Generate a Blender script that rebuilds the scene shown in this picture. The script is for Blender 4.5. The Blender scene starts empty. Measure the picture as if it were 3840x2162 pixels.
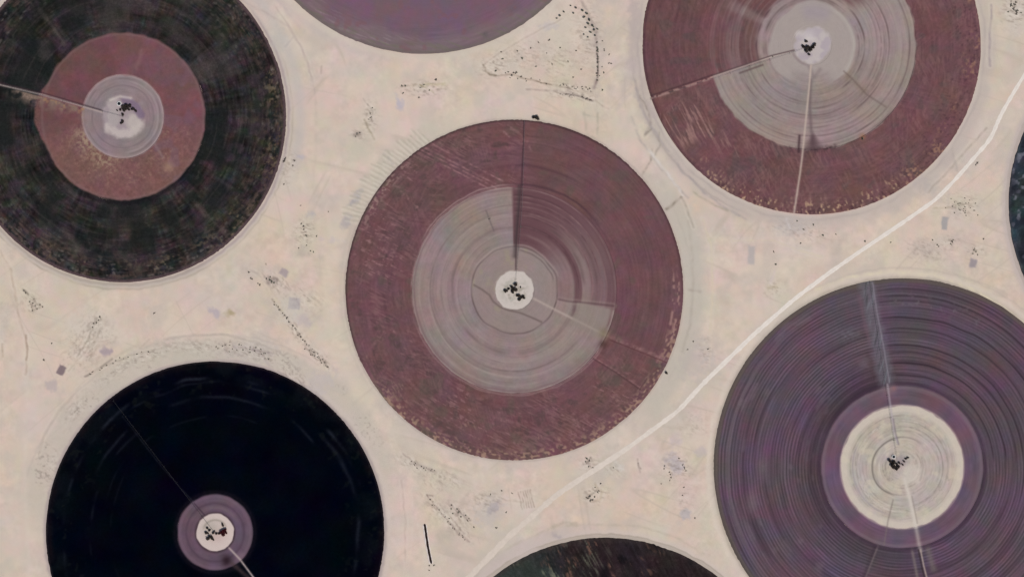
import bpy, math, random
import numpy as np

# ------------------------------------------------------------------ basics
S = 0.63                       # metres per photograph pixel
W0, H0 = 1920.0, 1081.0
random.seed(7)
scene = bpy.context.scene
COL = scene.collection
K = np.array([1.080, 1.105, 1.190])      # light reaching flat ground (display value / base colour)

def wx(px): return (px - W0) * S
def wy(py): return (H0 - py) * S

def lin(c):
    c = np.clip(np.asarray(c, dtype=np.float64) / 255.0, 0, 1)
    return np.where(c <= 0.04045, c / 12.92, ((c + 0.055) / 1.055) ** 2.4)

def alb(c): return np.clip(lin(c) / K, 0.0002, 0.92)

# ------------------------------------------------------------------ procedural noise
def _h(xi, yi, seed):
    h = (xi * 374761393 + yi * 668265263 + seed * 144269504) & 0xffffffff
    h = ((h ^ (h >> 13)) * 1274126177) & 0xffffffff
    h = ((h ^ (h >> 15)) * 2246822519) & 0xffffffff
    return ((h ^ (h >> 16)) & 0xffff) / 65535.0

def vn(x, y, seed, per=None):
    xf = np.floor(x); yf = np.floor(y)
    xi = xf.astype(np.int64); yi = yf.astype(np.int64)
    fx = x - xf; fy = y - yf
    fx = fx * fx * (3 - 2 * fx); fy = fy * fy * (3 - 2 * fy)
    y1 = yi + 1
    if per: yi = yi % per; y1 = y1 % per
    a = _h(xi, yi, seed); b = _h(xi + 1, yi, seed); c = _h(xi, y1, seed); d = _h(xi + 1, y1, seed)
    return (a + (b - a) * fx) * (1 - fy) + (c + (d - c) * fx) * fy

def fb(x, y, sc, seed, oc=3):                # fractal noise, about -1..1
    x = x / sc; y = y / sc
    s = 0; a = 1.0; t = 0
    for i in range(oc):
        s = s + a * (vn(x + 17.3 * i, y + 9.1 * i, seed + i) * 2 - 1); t += a
        x = x * 2.03; y = y * 2.03; a *= 0.55
    return s / t * 1.5

def pn(r, th, rs, na, seed, oc=2):           # polar noise: rs = radial cell, na = cells round the circle
    s = 0; a = 1.0; t = 0
    for i in range(oc):
        k = 2 ** i
        s = s + a * (vn(r / rs * k, (th % 360.0) / 360.0 * na * k, seed + i, per=na * k) * 2 - 1); t += a
        a *= 0.6
    return s / t * 1.4

def ss(a, b, x):
    t = np.clip((x - a) / (b - a), 0, 1); return t * t * (3 - 2 * t)
def g(x, w): return np.exp(-(x / w) ** 2)
def wrap(t): return (t + 180.0) % 360.0 - 180.0
def sec(th, a, b, soft=3.0):                  # 1 between angles a..b (counter-clockwise)
    mid = (a + b) / 2; half = (b - a) / 2
    return 1 - ss(half - soft, half + soft, np.abs(wrap(th - mid)))
def mix(c, col, m):
    m = np.clip(m, 0, 1)[..., None]
    return c * (1 - m) + np.asarray(col, dtype=np.float64) * m
def lum(c, k): return c * (1 + k[..., None])

def segd(x, y, pts):                          # distance to a polyline
    d = None
    for (x0, y0), (x1, y1) in zip(pts[:-1], pts[1:]):
        vx, vy = x1 - x0, y1 - y0
        t = np.clip(((x - x0) * vx + (y - y0) * vy) / (vx * vx + vy * vy + 1e-9), 0, 1)
        e = np.hypot(x - x0 - t * vx, y - y0 - t * vy)
        d = e if d is None else np.minimum(d, e)
    return d
def rot(x, y, deg):
    a = math.radians(deg); return x * math.cos(a) + y * math.sin(a), -x * math.sin(a) + y * math.cos(a)

def chroma(c, x, y, seed, amp=4.0, sc=70):
    """patchy hue drift of soil and crop: pinkish, olive, bluish"""
    a = fb(x, y, sc, seed, 2); b = fb(x, y, sc * 1.3, seed + 31, 2)
    o = np.stack([a * amp, -0.35 * a * amp + 0.25 * b * amp, -b * amp], -1)
    return c + o

# ------------------------------------------------------------------ mesh helpers
def link(o, parent=None):
    COL.objects.link(o)
    if parent is not None: o.parent = parent
    return o

def tag(o, label=None, cat=None, group=None, kind=None):
    if label: o['label'] = label
    if cat: o['category'] = cat
    if group: o['group'] = group
    if kind: o['kind'] = kind
    return o

def empty(name, loc, rz=0.0):
    o = bpy.data.objects.new(name, None); o.empty_display_size = 5
    COL.objects.link(o); o.location = loc; o.rotation_euler = (0, 0, rz); return o

def grid_obj(name, P, C, mat, closed=False, parent=None):
    H, W = P.shape[:2]
    idx = np.arange(H * W, dtype=np.int32).reshape(H, W)
    if closed:
        nx = np.roll(idx, -1, axis=1)
        q = np.stack([idx[:-1], idx[1:], nx[1:], nx[:-1]], -1).reshape(-1, 4)
    else:
        q = np.stack([idx[:-1, :-1], idx[1:, :-1], idx[1:, 1:], idx[:-1, 1:]], -1).reshape(-1, 4)
    # face up
    p = P.reshape(-1, 3)
    n = np.cross(p[q[0, 1]] - p[q[0, 0]], p[q[0, 2]] - p[q[0, 0]])
    k = len(q) // 2
    n = np.cross(p[q[k, 1]] - p[q[k, 0]], p[q[k, 2]] - p[q[k, 0]])
    if n[2] < 0: q = q[:, ::-1]
    me = bpy.data.meshes.new(name)
    me.vertices.add(H * W); me.vertices.foreach_set('co', p.astype(np.float32).ravel())
    me.loops.add(q.size); me.loops.foreach_set('vertex_index', np.ascontiguousarray(q, dtype=np.int32).ravel())
    me.polygons.add(len(q)); me.polygons.foreach_set('loop_start', np.arange(0, q.size, 4, dtype=np.int32))
    me.update(calc_edges=True)
    if C is not None:
        at = me.color_attributes.new('soil', 'FLOAT_COLOR', 'POINT')
        rgba = np.ones((H * W, 4), np.float32); rgba[:, :3] = C.reshape(-1, 3)
        at.data.foreach_set('color', rgba.ravel())
    me.materials.append(mat)
    return link(bpy.data.objects.new(name, me), parent)

class MB:
    def __init__(s): s.v = []; s.f = []
    def quad(s, a, b, c, d):
        n = len(s.v); s.v += [a, b, c, d]; s.f.append((n, n + 1, n + 2, n + 3))
    def box(s, c, d, rz=0.0):
        n = len(s.v); ca, sa = math.cos(rz), math.sin(rz)
        for z in (-1, 1):
            for x, y in ((-1, -1), (1, -1), (1, 1), (-1, 1)):
                X, Y = x * d[0] / 2, y * d[1] / 2
                s.v.append((c[0] + X * ca - Y * sa, c[1] + X * sa + Y * ca, c[2] + z * d[2] / 2))
        for f in ((3, 2, 1, 0), (4, 5, 6, 7), (0, 1, 5, 4), (1, 2, 6, 5), (2, 3, 7, 6), (3, 0, 4, 7)):
            s.f.append(tuple(n + i for i in f))
    def tube(s, p, q, r0, r1=None, k=6, caps=True):
        r1 = r0 if r1 is None else r1
        p = np.array(p, float); q = np.array(q, float); d = q - p; L = np.linalg.norm(d); d /= L
        u = np.cross(d, (0, 0, 1) if abs(d[2]) < .9 else (1, 0, 0)); u /= np.linalg.norm(u); w = np.cross(d, u)
        n = len(s.v)
        for c, r in ((p, r0), (q, r1)):
            for i in range(k):
                a = 2 * math.pi * i / k; s.v.append(tuple(c + r * (math.cos(a) * u + math.sin(a) * w)))
        for i in range(k): s.f.append((n + i, n + (i + 1) % k, n + k + (i + 1) % k, n + k + i))
        if caps:
            s.f.append(tuple(n + i for i in range(k))[::-1]); s.f.append(tuple(n + k + i for i in range(k)))
    def mesh(s, name, mat, smooth=False):
        me = bpy.data.meshes.new(name); me.from_pydata(s.v, [], s.f); me.materials.append(mat); me.update()
        if smooth: me.polygons.foreach_set('use_smooth', [True] * len(me.polygons))
        return me
    def build(s, name, mat, parent=None, smooth=False):
        return link(bpy.data.objects.new(name, s.mesh(name, mat, smooth)), parent)

# ------------------------------------------------------------------ materials
def mat_base(name):
    m = bpy.data.materials.new(name); m.use_nodes = True
    nt = m.node_tree; b = nt.nodes['Principled BSDF']
    b.inputs['Roughness'].default_value = 1.0
    b.inputs['Specular IOR Level'].default_value = 0.0
    return m, nt, b

def mat_soil(name, amp=0.06, scale=0.12, bump=0.4, fine=0.6, streak=None):
    """soil or crop: mapped colour broken up by grain, clods and (optionally) concentric rows"""
    m, nt, b = mat_base(name); N = nt.nodes.new; L = nt.links.new
    at = N('ShaderNodeAttribute'); at.attribute_name = 'soil'
    tc = N('ShaderNodeTexCoord')
    n1 = N('ShaderNodeTexNoise'); n1.inputs['Scale'].default_value = scale; n1.inputs['Detail'].default_value = 5
    n1.inputs['Roughness'].default_value = 0.65
    L(tc.outputs['Object'], n1.inputs['Vector'])
    n2 = N('ShaderNodeTexNoise'); n2.inputs['Scale'].default_value = fine; n2.inputs['Detail'].default_value = 3
    L(tc.outputs['Object'], n2.inputs['Vector'])
    mr = N('ShaderNodeMapRange'); mr.inputs['From Min'].default_value = 0.28; mr.inputs['From Max'].default_value = 0.72
    mr.inputs['To Min'].default_value = 1 - amp; mr.inputs['To Max'].default_value = 1 + amp
    L(n1.outputs['Fac'], mr.inputs['Value'])
    mr2 = N('ShaderNodeMapRange'); mr2.inputs['From Min'].default_value = 0.3; mr2.inputs['From Max'].default_value = 0.7
    mr2.inputs['To Min'].default_value = 1 - amp * .7; mr2.inputs['To Max'].default_value = 1 + amp * .7
    L(n2.outputs['Fac'], mr2.inputs['Value'])
    mu = N('ShaderNodeMath'); mu.operation = 'MULTIPLY'
    L(mr.outputs[0], mu.inputs[0]); L(mr2.outputs[0], mu.inputs[1])
    out = mu.outputs[0]
    if streak:
        ln = N('ShaderNodeVectorMath'); ln.operation = 'LENGTH'; L(tc.outputs['Object'], ln.inputs[0])
        ns = N('ShaderNodeTexNoise'); ns.noise_dimensions = '1D'; ns.inputs['Detail'].default_value = 2
        mm = N('ShaderNodeMath'); mm.operation = 'MULTIPLY'; mm.inputs[1].default_value = streak[0]
        L(ln.outputs['Value'], mm.inputs[0]); L(mm.outputs[0], ns.inputs['W']); ns.inputs['Scale'].default_value = 1
        r3 = N('ShaderNodeMapRange'); r3.inputs['From Min'].default_value = .3; r3.inputs['From Max'].default_value = .7
        r3.inputs['To Min'].default_value = 1 - streak[1]; r3.inputs['To Max'].default_value = 1 + streak[1]
        L(ns.outputs['Fac'], r3.inputs['Value'])
        m4 = N('ShaderNodeMath'); m4.operation = 'MULTIPLY'; L(out, m4.inputs[0]); L(r3.outputs[0], m4.inputs[1]); out = m4.outputs[0]
    vm = N('ShaderNodeVectorMath'); vm.operation = 'SCALE'
    L(at.outputs['Color'], vm.inputs[0]); L(out, vm.inputs['Scale']); L(vm.outputs[0], b.inputs['Base Color'])
    bp = N('ShaderNodeBump'); bp.inputs['Strength'].default_value = bump; bp.inputs['Distance'].default_value = 1.0
    L(n2.outputs['Fac'], bp.inputs['Height']); L(bp.outputs[0], b.inputs['Normal'])
    return m

def mat_noise(name, c0, c1, scale, rough=1.0, spec=0.0, metal=0.0):
    m, nt, b = mat_base(name); N = nt.nodes.new; L = nt.links.new
    tc = N('ShaderNodeTexCoord'); n = N('ShaderNodeTexNoise'); n.inputs['Scale'].default_value = scale
    n.inputs['Detail'].default_value = 4; L(tc.outputs['Object'], n.inputs['Vector'])
    r = N('ShaderNodeValToRGB'); r.color_ramp.elements[0].position = .35; r.color_ramp.elements[1].position = .65
    r.color_ramp.elements[0].color = (*c0, 1); r.color_ramp.elements[1].color = (*c1, 1)
    L(n.outputs['Fac'], r.inputs[0]); L(r.outputs[0], b.inputs['Base Color'])
    b.inputs['Roughness'].default_value = rough; b.inputs['Specular IOR Level'].default_value = spec
    b.inputs['Metallic'].default_value = metal
    return m

M_sand = mat_soil('desert_sand', 0.022, 0.05, 0.10, 0.35)
M_crop = mat_soil('dense_crop', 0.07, 0.10, 0.30, 0.45)
M_stub = mat_soil('stubble_soil', 0.035, 0.07, 0.15, 0.4, streak=(0.45, 0.022))
M_rows = mat_soil('crop_rows', 0.06, 0.10, 0.2, 0.4)
M_dark = mat_soil('dark_crop', 0.22, 0.14, 0.5, 0.5)
M_pale = mat_soil('pale_dust', 0.03, 0.08, 0.12, 0.4)
M_leaf = mat_noise('leaf_dark', (0.022, 0.017, 0.015), (0.080, 0.064, 0.054), 0.5)
M_leaf2 = mat_noise('leaf_olive', (0.10, 0.105, 0.08), (0.22, 0.22, 0.17), 0.6)
M_leaf3 = mat_noise('leaf_dusty', (0.20, 0.18, 0.15), (0.32, 0.28, 0.24), 0.7)
M_scrub = mat_noise('scrub_leaf', (0.10, 0.086, 0.072), (0.24, 0.205, 0.175), 0.6)
M_red = mat_noise('leaf_russet', (0.035, 0.008, 0.010), (0.10, 0.022, 0.026), 0.5)
M_bark = mat_noise('bark', (0.06, 0.045, 0.035), (0.12, 0.09, 0.07), 3.0)
M_steel = mat_noise('galvanised_steel', (0.10, 0.095, 0.095), (0.17, 0.16, 0.16), 0.2, 0.6, 0.3, 0.0)
M_rust = mat_noise('weathered_dark_steel', (0.035, 0.034, 0.038), (0.065, 0.062, 0.066), 0.3)
M_tyre = mat_noise('tyre_rubber', (0.02, 0.02, 0.02), (0.05, 0.045, 0.04), 2.0)
M_tank = mat_noise('tank_wall', (0.62, 0.6, 0.57), (0.78, 0.75, 0.72), 0.6)
M_water = mat_noise('tank_water', (0.01, 0.012, 0.014), (0.02, 0.022, 0.024), 0.5, 0.2, 0.4)
M_pit = mat_noise('wet_pit_floor', (0.012, 0.008, 0.008), (0.035, 0.022, 0.02), 0.4)
M_bank = mat_noise('dug_sand', (0.55, 0.47, 0.42), (0.66, 0.58, 0.52), 0.3)

# ------------------------------------------------------------------ the fields (photograph pixels: centre, radii)
A = (461, 437, 612, 622); B = (1588, -482, 685, 685); Cc = (1929, 1087, 634, 638); D = (3044, 170, 635, 634)
Ee = (807, 1994, 635, 640); F = (3383, 1749, 707, 707); G = (2270, 2694, 680, 680); Hh = (4473, 765, 690, 690)
FIELDS = [A, B, Cc, D, Ee, F, G, Hh]

def polar(x, y, f):
    dx = (x - f[0]) / f[2]; dy = (f[1] - y) / f[3]
    return np.hypot(dx, dy) * f[2], np.degrees(np.arctan2(dy, dx))

# ================================================================== GROUND
# strokes: points, half width, colour, strength
LAV = (172, 160, 164); GRY = (160, 148, 140); DK = (120, 106, 98); PALE = (213, 202, 192); OLV = (176, 166, 146)
def st(*p): return [(p[i], p[i + 1]) for i in range(0, len(p), 2)]
STROKES = [
 # faint wheel tracks on the left
 (st(0, 940, 40, 1010, 62, 1130, 72, 1200, 96, 1260, 102, 1340, 96, 1400), 4, (168, 150, 136), .45),
 (st(97, 1255, 103, 1310, 100, 1350), 4, (135, 115, 102), .6), (st(9, 1290, 10, 1335), 4, (160, 145, 128), .5),
 (st(102, 1400, 96, 1560, 92, 1800, 110, 2162), 10, PALE, .25), (st(60, 1180, 90, 1560, 80, 2162), 14, (205, 184, 176), .35),
 # corridor between A and B
 (st(900, 0, 1000, 50, 1080, 100, 1130, 180, 1160, 260, 1178, 330, 1185, 420), 5, (178, 162, 158), .5),
 (st(1030, 20, 1090, 110, 1150, 220, 1170, 300), 3, (172, 156, 154), .4),
 (st(1040, 0, 1090, 60, 1140, 120), 8, LAV, .3),
 (st(1185, 420, 1186, 560, 1170, 700), 6, (186, 172, 162), .3),
 (st(1070, 175, 1100, 140), 3, (165, 155, 155), .5),
 (st(1205, 250, 1204, 275), 4, GRY, .5),
 (st(1380, 390, 1400, 420, 1392, 450), 3, GRY, .8), (st(1360, 370, 1395, 405), 2, GRY, .5),
 (st(1366, 450, 1385, 490, 1402, 522), 4, (150, 138, 120), .75), (st(1330, 508, 1355, 498), 8, (128, 115, 110), .6),
 (st(1505, 325, 1530, 320), 4, DK, .8), (st(1530, 320, 1660, 314), 3, (165, 150, 132), .5),
 (st(1578, 320, 1610, 338, 1625, 345), 3, (130, 120, 80), .7), (st(1590, 318, 1640, 314, 1670, 318), 8, (190, 182, 140), .4),
 (st(1690, 345, 1730, 370, 1700, 385), 5, (182, 165, 158), .4), (st(1640, 340, 1670, 312), 3, (170, 158, 140), .5),
 # walled triangle at the top
 (st(1812, 245, 1822, 268, 1838, 282, 1862, 285), 4, (105, 92, 78), .85), (st(1870, 285, 1920, 278, 1960, 292, 2060, 318, 2140, 332), 3, (120, 105, 92), .7),
 (st(1812, 245, 1850, 215, 1960, 145, 2060, 95, 2110, 70), 3, (165, 150, 140), .45),
 (st(1975, 335, 2130, 345, 2215, 372), 4, (150, 135, 130), .6), (st(2105, 350, 2175, 362, 2222, 378), 3, (92, 78, 78), .8),
 (st(2222, 376, 2280, 405), 3, (170, 154, 146), .5),
 (st(2225, 330, 2240, 290, 2242, 240, 2236, 120, 2200, 40, 2180, 0), 6, (160, 145, 142), .5),
 (st(2226, 332, 2240, 300), 5, (118, 98, 100), .8), (st(2240, 180, 2242, 290), 2.5, (95, 80, 80), .7),
 # comb beside the central field, cells between the two maroon fields
 (st(2190, 425, 2200, 500, 2230, 520), 6, (178, 170, 156), .4), (st(2240, 425, 2240, 500), 5, (178, 170, 156), .45), (st(2190, 430, 2250, 440), 5, (176, 170, 158), .4),
 (st(2370, 440, 2400, 520, 2470, 620, 2540, 700, 2580, 740), 5, (178, 168, 164), .45),
 (st(2420, 500, 2440, 470, 2432, 420, 2400, 360), 5, (160, 148, 142), .6), (st(2418, 508, 2444, 480), 4, (150, 140, 132), .6),
 (st(2456, 580, 2474, 545, 2470, 500), 5, (166, 156, 148), .55), (st(2410, 655, 2440, 600, 2445, 560), 5, (162, 150, 142), .6),
 (st(2500, 785, 2530, 760, 2556, 738), 5, (150, 138, 128), .65), (st(2556, 738, 2580, 790, 2600, 850), 4, (172, 162, 152), .5),
 (st(2380, 300, 2400, 400, 2440, 470, 2500, 560, 2560, 640, 2640, 720, 2720, 780, 2800, 820), 5, (170, 160, 160), .5),
 (st(2600, 720, 2660, 760, 2730, 790), 5, (166, 158, 142), .4),
 (st(2430, 560, 2480, 620, 2540, 700, 2560, 730), 6, (208, 200, 196), .6),
 (st(2580, 830, 2596, 950, 2600, 1050, 2592, 1200, 2560, 1320), 6, (180, 170, 160), .4),
 (st(2635, 820, 2668, 920, 2672, 1100, 2660, 1250), 4, (206, 194, 182), .5),
 (st(2585, 1085, 2625, 1092), 6, (170, 158, 150), .4),
 # by field D on the right
 (st(3700, 480, 3600, 590, 3560, 640, 3480, 720), 4, (172, 160, 150), .5), (st(3716, 20, 3720, 60, 3710, 130, 3712, 250), 4, (165, 152, 156), .5),
 (st(3570, 560, 3590, 640), 6, (175, 165, 160), .35), (st(2950, 820, 2965, 860), 5, (205, 198, 200), .4),
 (st(2750, 900, 2900, 900, 3000, 940, 3080, 960), 3, (208, 196, 184), .5), (st(2890, 1060, 2910, 1000), 3, (206, 190, 190), .5),
 (st(3430, 920, 3470, 950, 3500, 935), 8, (178, 164, 156), .45), (st(3470, 960, 3520, 965), 10, (180, 166, 158), .4), (st(3500, 780, 3560, 775), 3, (170, 160, 140), .4),
 # around the black field
 (st(320, 1410, 380, 1375, 420, 1345), 4, (130, 118, 112), .7), (st(380, 1375, 480, 1335, 560, 1315, 640, 1300), 3, (160, 150, 138), .5),
 (st(525, 1305, 560, 1272), 3, (160, 148, 138), .5), (st(620, 1270, 720, 1255, 850, 1255, 950, 1280, 1050, 1320, 1110, 1380), 4, (168, 158, 150), .45),
 (st(940, 1305, 980, 1318, 1015, 1325), 5, (120, 106, 108), .7), (st(880, 1300, 940, 1300, 990, 1340, 1010, 1370), 6, (165, 150, 156), .4),
 (st(145, 1700, 160, 1640, 220, 1540, 300, 1450), 4, (176, 164, 154), .4),
 (st(290, 1335, 320, 1290, 345, 1240, 365, 1190), 3, (135, 125, 112), .65), (st(335, 1350, 352, 1290, 375, 1240), 3, (150, 140, 125), .5),
 (st(255, 1390, 310, 1330, 345, 1290), 3, (172, 160, 148), .5), (st(345, 1215, 378, 1195), 4, (110, 98, 88), .7),
 (st(85, 1085, 105, 1105), 4, (105, 95, 85), .8), (st(110, 1130, 160, 1150, 120, 1165, 135, 1120), 3, (130, 118, 105), .6),
 # diagonal dotted line left of the central field
 (st(1020, 1120, 1060, 1170, 1120, 1250, 1160, 1300, 1200, 1350, 1235, 1380), 3, (150, 138, 128), .55),
 (st(1145, 1300, 1175, 1330, 1190, 1320, 1160, 1310), 3, (110, 98, 90), .6), (st(1180, 1340, 1210, 1350, 1230, 1375), 3, (130, 116, 106), .6),
 (st(1010, 1100, 1060, 1160), 8, (205, 194, 160), .35), (st(940, 1010, 985, 1040), 3, (170, 155, 150), .5),
 # below the central field: triangle of scratches
 (st(1512, 1700, 1550, 1730, 1570, 1760), 3, (155, 138, 132), .6), (st(1545, 1735, 1600, 1755, 1635, 1770), 4, (130, 115, 112), .6),
 (st(1600, 1855, 1640, 1905, 1700, 1975, 1760, 2030), 3, (140, 122, 118), .75), (st(1640, 1885, 1700, 1945, 1740, 2000), 2.5, (160, 142, 136), .6),
 (st(1690, 1890, 1730, 1925, 1765, 1950), 4, (130, 115, 112), .65), (st(1690, 1960, 1730, 2010, 1755, 2030), 5, (150, 132, 126), .5),
 (st(1600, 1855, 1622, 1858), 3, (130, 116, 110), .6), (st(1470, 1650, 1530, 1780, 1540, 1900, 1535, 2030, 1520, 2162), 4, (206, 192, 180), .5),
 (st(1505, 1800, 1520, 1950, 1520, 2100), 3, (182, 166, 158), .5), (st(1600, 1780, 1612, 1850), 16, (205, 176, 168), .35),
 (st(1570, 1965, 1578, 2000, 1590, 2050, 1600, 2110), 8, PALE, .35),
 (st(1870, 1860, 1900, 1875, 1960, 1880), 3, (170, 156, 142), .5),
 # rims round the dark field at the bottom
 (st(1780, 2162, 1850, 2085, 1960, 2025, 2080, 1975, 2200, 1965, 2340, 1968, 2420, 1975, 2530, 2010, 2640, 2075), 5, (175, 164, 150), .45),
 (st(2075, 1975, 2110, 1958, 2160, 1962), 7, (158, 148, 134), .6), (st(2075, 2000, 2100, 2010), 9, (160, 150, 156), .5),
 # tracks beside F
 (st(2672, 1560, 2655, 1700, 2655, 1850, 2680, 1960, 2730, 2080), 6, (212, 198, 186), .6),
 (st(2670, 1000, 2668, 1300, 2655, 1420), 5, (208, 192, 182), .4),
 (st(3060, 1085, 3180, 1040, 3340, 1018, 3500, 1030, 3640, 1080, 3760, 1150, 3850, 1220), 7, (212, 200, 186), .6),
 (st(2200, 1735, 2215, 1715), 3, (100, 88, 84), .7), (st(2201, 1868, 2220, 1850, 2235, 1840), 4, (110, 98, 88), .7),
 (st(2232, 1815, 2245, 1835, 2262, 1840, 2250, 1870, 2215, 1880), 4, (175, 158, 130), .5),
 (st(2390, 1720, 2400, 1770), 3, (130, 116, 112), .5), (st(2395, 1735, 2402, 1755), 2, (90, 78, 76), .6),
]
# the little hatch of parallel furrows, and the comb of teeth by the central field
for i in range(6):
    STROKES.append((st(1944 + i * 9, 1845 - i * 2, 1958 + i * 9, 1908 - i * 2), 2, (140, 122, 112), .6))
for i in range(26):
    t = math.radians(120 + i * 1.45)
    a = 642; b = 700 + 26 * math.sin(i * 1.7) * .6
    STROKES.append((st(1929 + a * math.cos(t), 1087 - a * math.sin(t), 1929 + b * math.cos(t + .02), 1087 - b * math.sin(t + .02)), 4.4, (168, 162, 148), .5)); STROKES.append((st(1929 + a * math.cos(t + .012), 1087 - a * math.sin(t + .012), 1929 + b * math.cos(t + .03), 1087 - b * math.sin(t + .03)), 4.4, (212, 206, 192), .4))
# patches: centre x, y, half sizes, turn, colour, strength, edge softness
PATCH = [
 (1065, 1022, 17, 13, 30, (160, 146, 152), .8, 4), (1020, 1052, 22, 13, 25, (120, 106, 108), .55, 10), (1103, 1138, 21, 22, 5, (160, 150, 156), .8, 4),
 (1135, 1200, 34, 20, 30, (180, 166, 172), .5, 10), (806, 1172, 26, 15, 40, (172, 162, 172), .7, 7), (862, 1170, 14, 12, 0, (150, 138, 100), .6, 8),
 (398, 1317, 22, 15, 15, (152, 138, 150), .7, 8), (230, 1388, 13, 18, 25, (120, 104, 110), .9, 3), (193, 1443, 20, 20, 0, (172, 160, 164), .6, 8),
 (1168, 805, 17, 11, 0, (170, 164, 170), .7, 8), (1125, 588, 12, 8, 0, (176, 170, 180), .6, 7), (1245, 900, 30, 8, 0, (190, 178, 182), .5, 10),
 (1330, 750, 30, 13, -50, (152, 148, 158), .6, 10), (1300, 830, 26, 14, -60, (160, 154, 160), .6, 10), (1460, 600, 16, 8, 40, (168, 160, 160), .6, 8),
 (1495, 385, 14, 22, -20, (172, 168, 186), .65, 9), (3543, 838, 11, 24, 5, (158, 154, 156), .85, 4), (3650, 987, 13, 16, 10, (150, 140, 146), .9, 4),
 (2818, 955, 13, 34, 5, (172, 166, 166), .75, 6), (2895, 1075, 14, 10, 0, (178, 164, 140), .6, 9), (1852, 1905, 28, 16, -40, (152, 142, 152), .75, 9),
 (1830, 1910, 60, 40, -30, (186, 178, 176), .5, 24), (2530, 1735, 34, 22, 40, (168, 160, 172), .6, 14), (2545, 1765, 24, 20, 20, (176, 166, 176), .5, 12),
 (2570, 1925, 26, 18, 30, (172, 166, 172), .7, 8), (2625, 1690, 22, 18, 0, (182, 172, 176), .5, 12), (2530, 1655, 24, 14, 0, (188, 176, 184), .4, 12),
 (1675, 2005, 30, 14, -20, (180, 168, 158), .5, 14), (1155, 860, 30, 50, 10, (198, 188, 172), .5, 20), (1080, 1160, 40, 50, 0, (196, 190, 184), .5, 22),
 (1135, 945, 22, 18, 0, (172, 162, 154), .5, 12), (1350, 560, 60, 40, -40, (188, 182, 168), .4, 24), (2200, 430, 40, 30, 0, (192, 184, 172), .4, 20),
 (300, 1230, 80, 60, 0, (202, 192, 182), .5, 36), (420, 1250, 60, 26, 10, (212, 200, 186), .45, 20), (2420, 330, 26, 50, 15, (176, 162, 158), .5, 20),
 (2450, 420, 24, 40, 20, (178, 162, 162), .5, 18), (3470, 690, 70, 22, 35, (178, 168, 166), .5, 24), (3560, 600, 60, 24, 50, (180, 168, 164), .45, 24),
 (2660, 1350, 24, 60, -30, (182, 174, 172), .4, 24), (2600, 1360, 44, 60, 20, (180, 170, 168), .45, 26), (2970, 850, 60, 26, 0, (180, 172, 172), .5, 24),
 (2600, 1000, 34, 180, -3, (188, 180, 172), .5, 26), (2290, 1740, 60, 26, 30, (190, 182, 164), .4, 24), (1985, 2080, 130, 34, 25, (196, 182, 178), .5, 30),
 (2320, 1750, 22, 14, 30, (214, 208, 204), .5, 10), (940, 1310, 90, 34, -10, (182, 172, 170), .5, 26), (700, 1320, 130, 36, 5, (186, 180, 168), .45, 26),
 (420, 1420, 120, 36, 40, (188, 180, 168), .4, 26), (260, 1560, 90, 34, 60, (184, 174, 166), .4, 28), (1150, 1480, 120, 36, -40, (186, 176, 178), .5, 26),
 (2375, 120, 22, 150, 0, (178, 164, 162), .6, 14), (2350, 300, 18, 90, 14, (186, 172, 170), .5, 12), (2080, 120, 120, 90, 0, (208, 196, 184), .5, 50), (1880, 250, 60, 30, 10, (206, 196, 184), .5, 24), (2245, 150, 24, 140, 0, (184, 172, 168), .4, 18),
 (2060, 100, 26, 14, 0, (182, 174, 180), .5, 10), (3800, 60, 40, 60, 0, (196, 186, 178), .5, 24), (3740, 600, 20, 60, 35, (186, 178, 170), .4, 18),
 (3600, 760, 22, 20, 0, (184, 176, 154), .5, 14), (3460, 935, 50, 34, 0, (186, 170, 164), .5, 20), (1045, 160, 30, 40, 0, (184, 178, 174), .5, 20),
]
SCUFF = [(1040, 1060, 60, 30, 45, .8), (1140, 870, 34, 50, 0, .8), (1150, 1120, 60, 40, 30, .5), (1110, 1240, 90, 20, 50, .7), (1200, 1340, 50, 16, 45, .9),
 (120, 1140, 34, 30, 40, .8), (320, 1290, 100, 60, -60, .7), (355, 1210, 30, 24, -60, .8), (400, 1250, 40, 30, 0, .5), (950, 1320, 70, 26, 20, .9), (760, 1300, 120, 24, 3, .6),
 (560, 1330, 120, 22, -20, .7), (420, 1400, 90, 20, -35, .6), (280, 1540, 60, 26, -55, .6), (190, 1750, 30, 80, 10, .4), (1110, 1430, 80, 26, 40, .6), (1200, 1560, 60, 22, 55, .4),
 (1590, 335, 70, 26, 0, .8), (1390, 440, 26, 50, 0, .7), (1345, 505, 30, 20, 0, .6), (1850, 250, 60, 36, 0, .7), (1960, 210, 80, 50, 0, .45), (2200, 130, 50, 110, 0, .6), (2160, 330, 70, 16, 8, .9),
 (2140, 355, 90, 16, 10, .8), (2090, 230, 80, 60, 0, .4), (1540, 1735, 50, 22, 25, .7), (1680, 1940, 100, 26, 42, .8), (1720, 1920, 50, 22, 40, .8), (1620, 1800, 60, 30, 30, .4), (1820, 1880, 60, 40, 0, .6), (1670, 1790, 60, 26, 20, .6),
 (2210, 1740, 36, 30, 0, .7), (2300, 1760, 40, 24, 30, .6), (2230, 1850, 46, 34, 0, .7), (2540, 1750, 50, 50, 0, .6), (2570, 1880, 30, 50, 0, .4), (2600, 1590, 60, 40, 0, .4),
 (3610, 770, 60, 40, 0, .6), (3560, 910, 40, 24, 0, .7), (3470, 940, 70, 40, 10, .5), (3660, 940, 40, 24, 0, .7), (3810, 40, 50, 60, 0, .9), (3010, 870, 120, 30, 10, .4), (2900, 1080, 40, 30, 0, .5), (2650, 1320, 30, 60, 0, .4), (1250, 1080, 10, 10, 0, 0), (1080, 620, 30, 60, 0, .5)]
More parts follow.
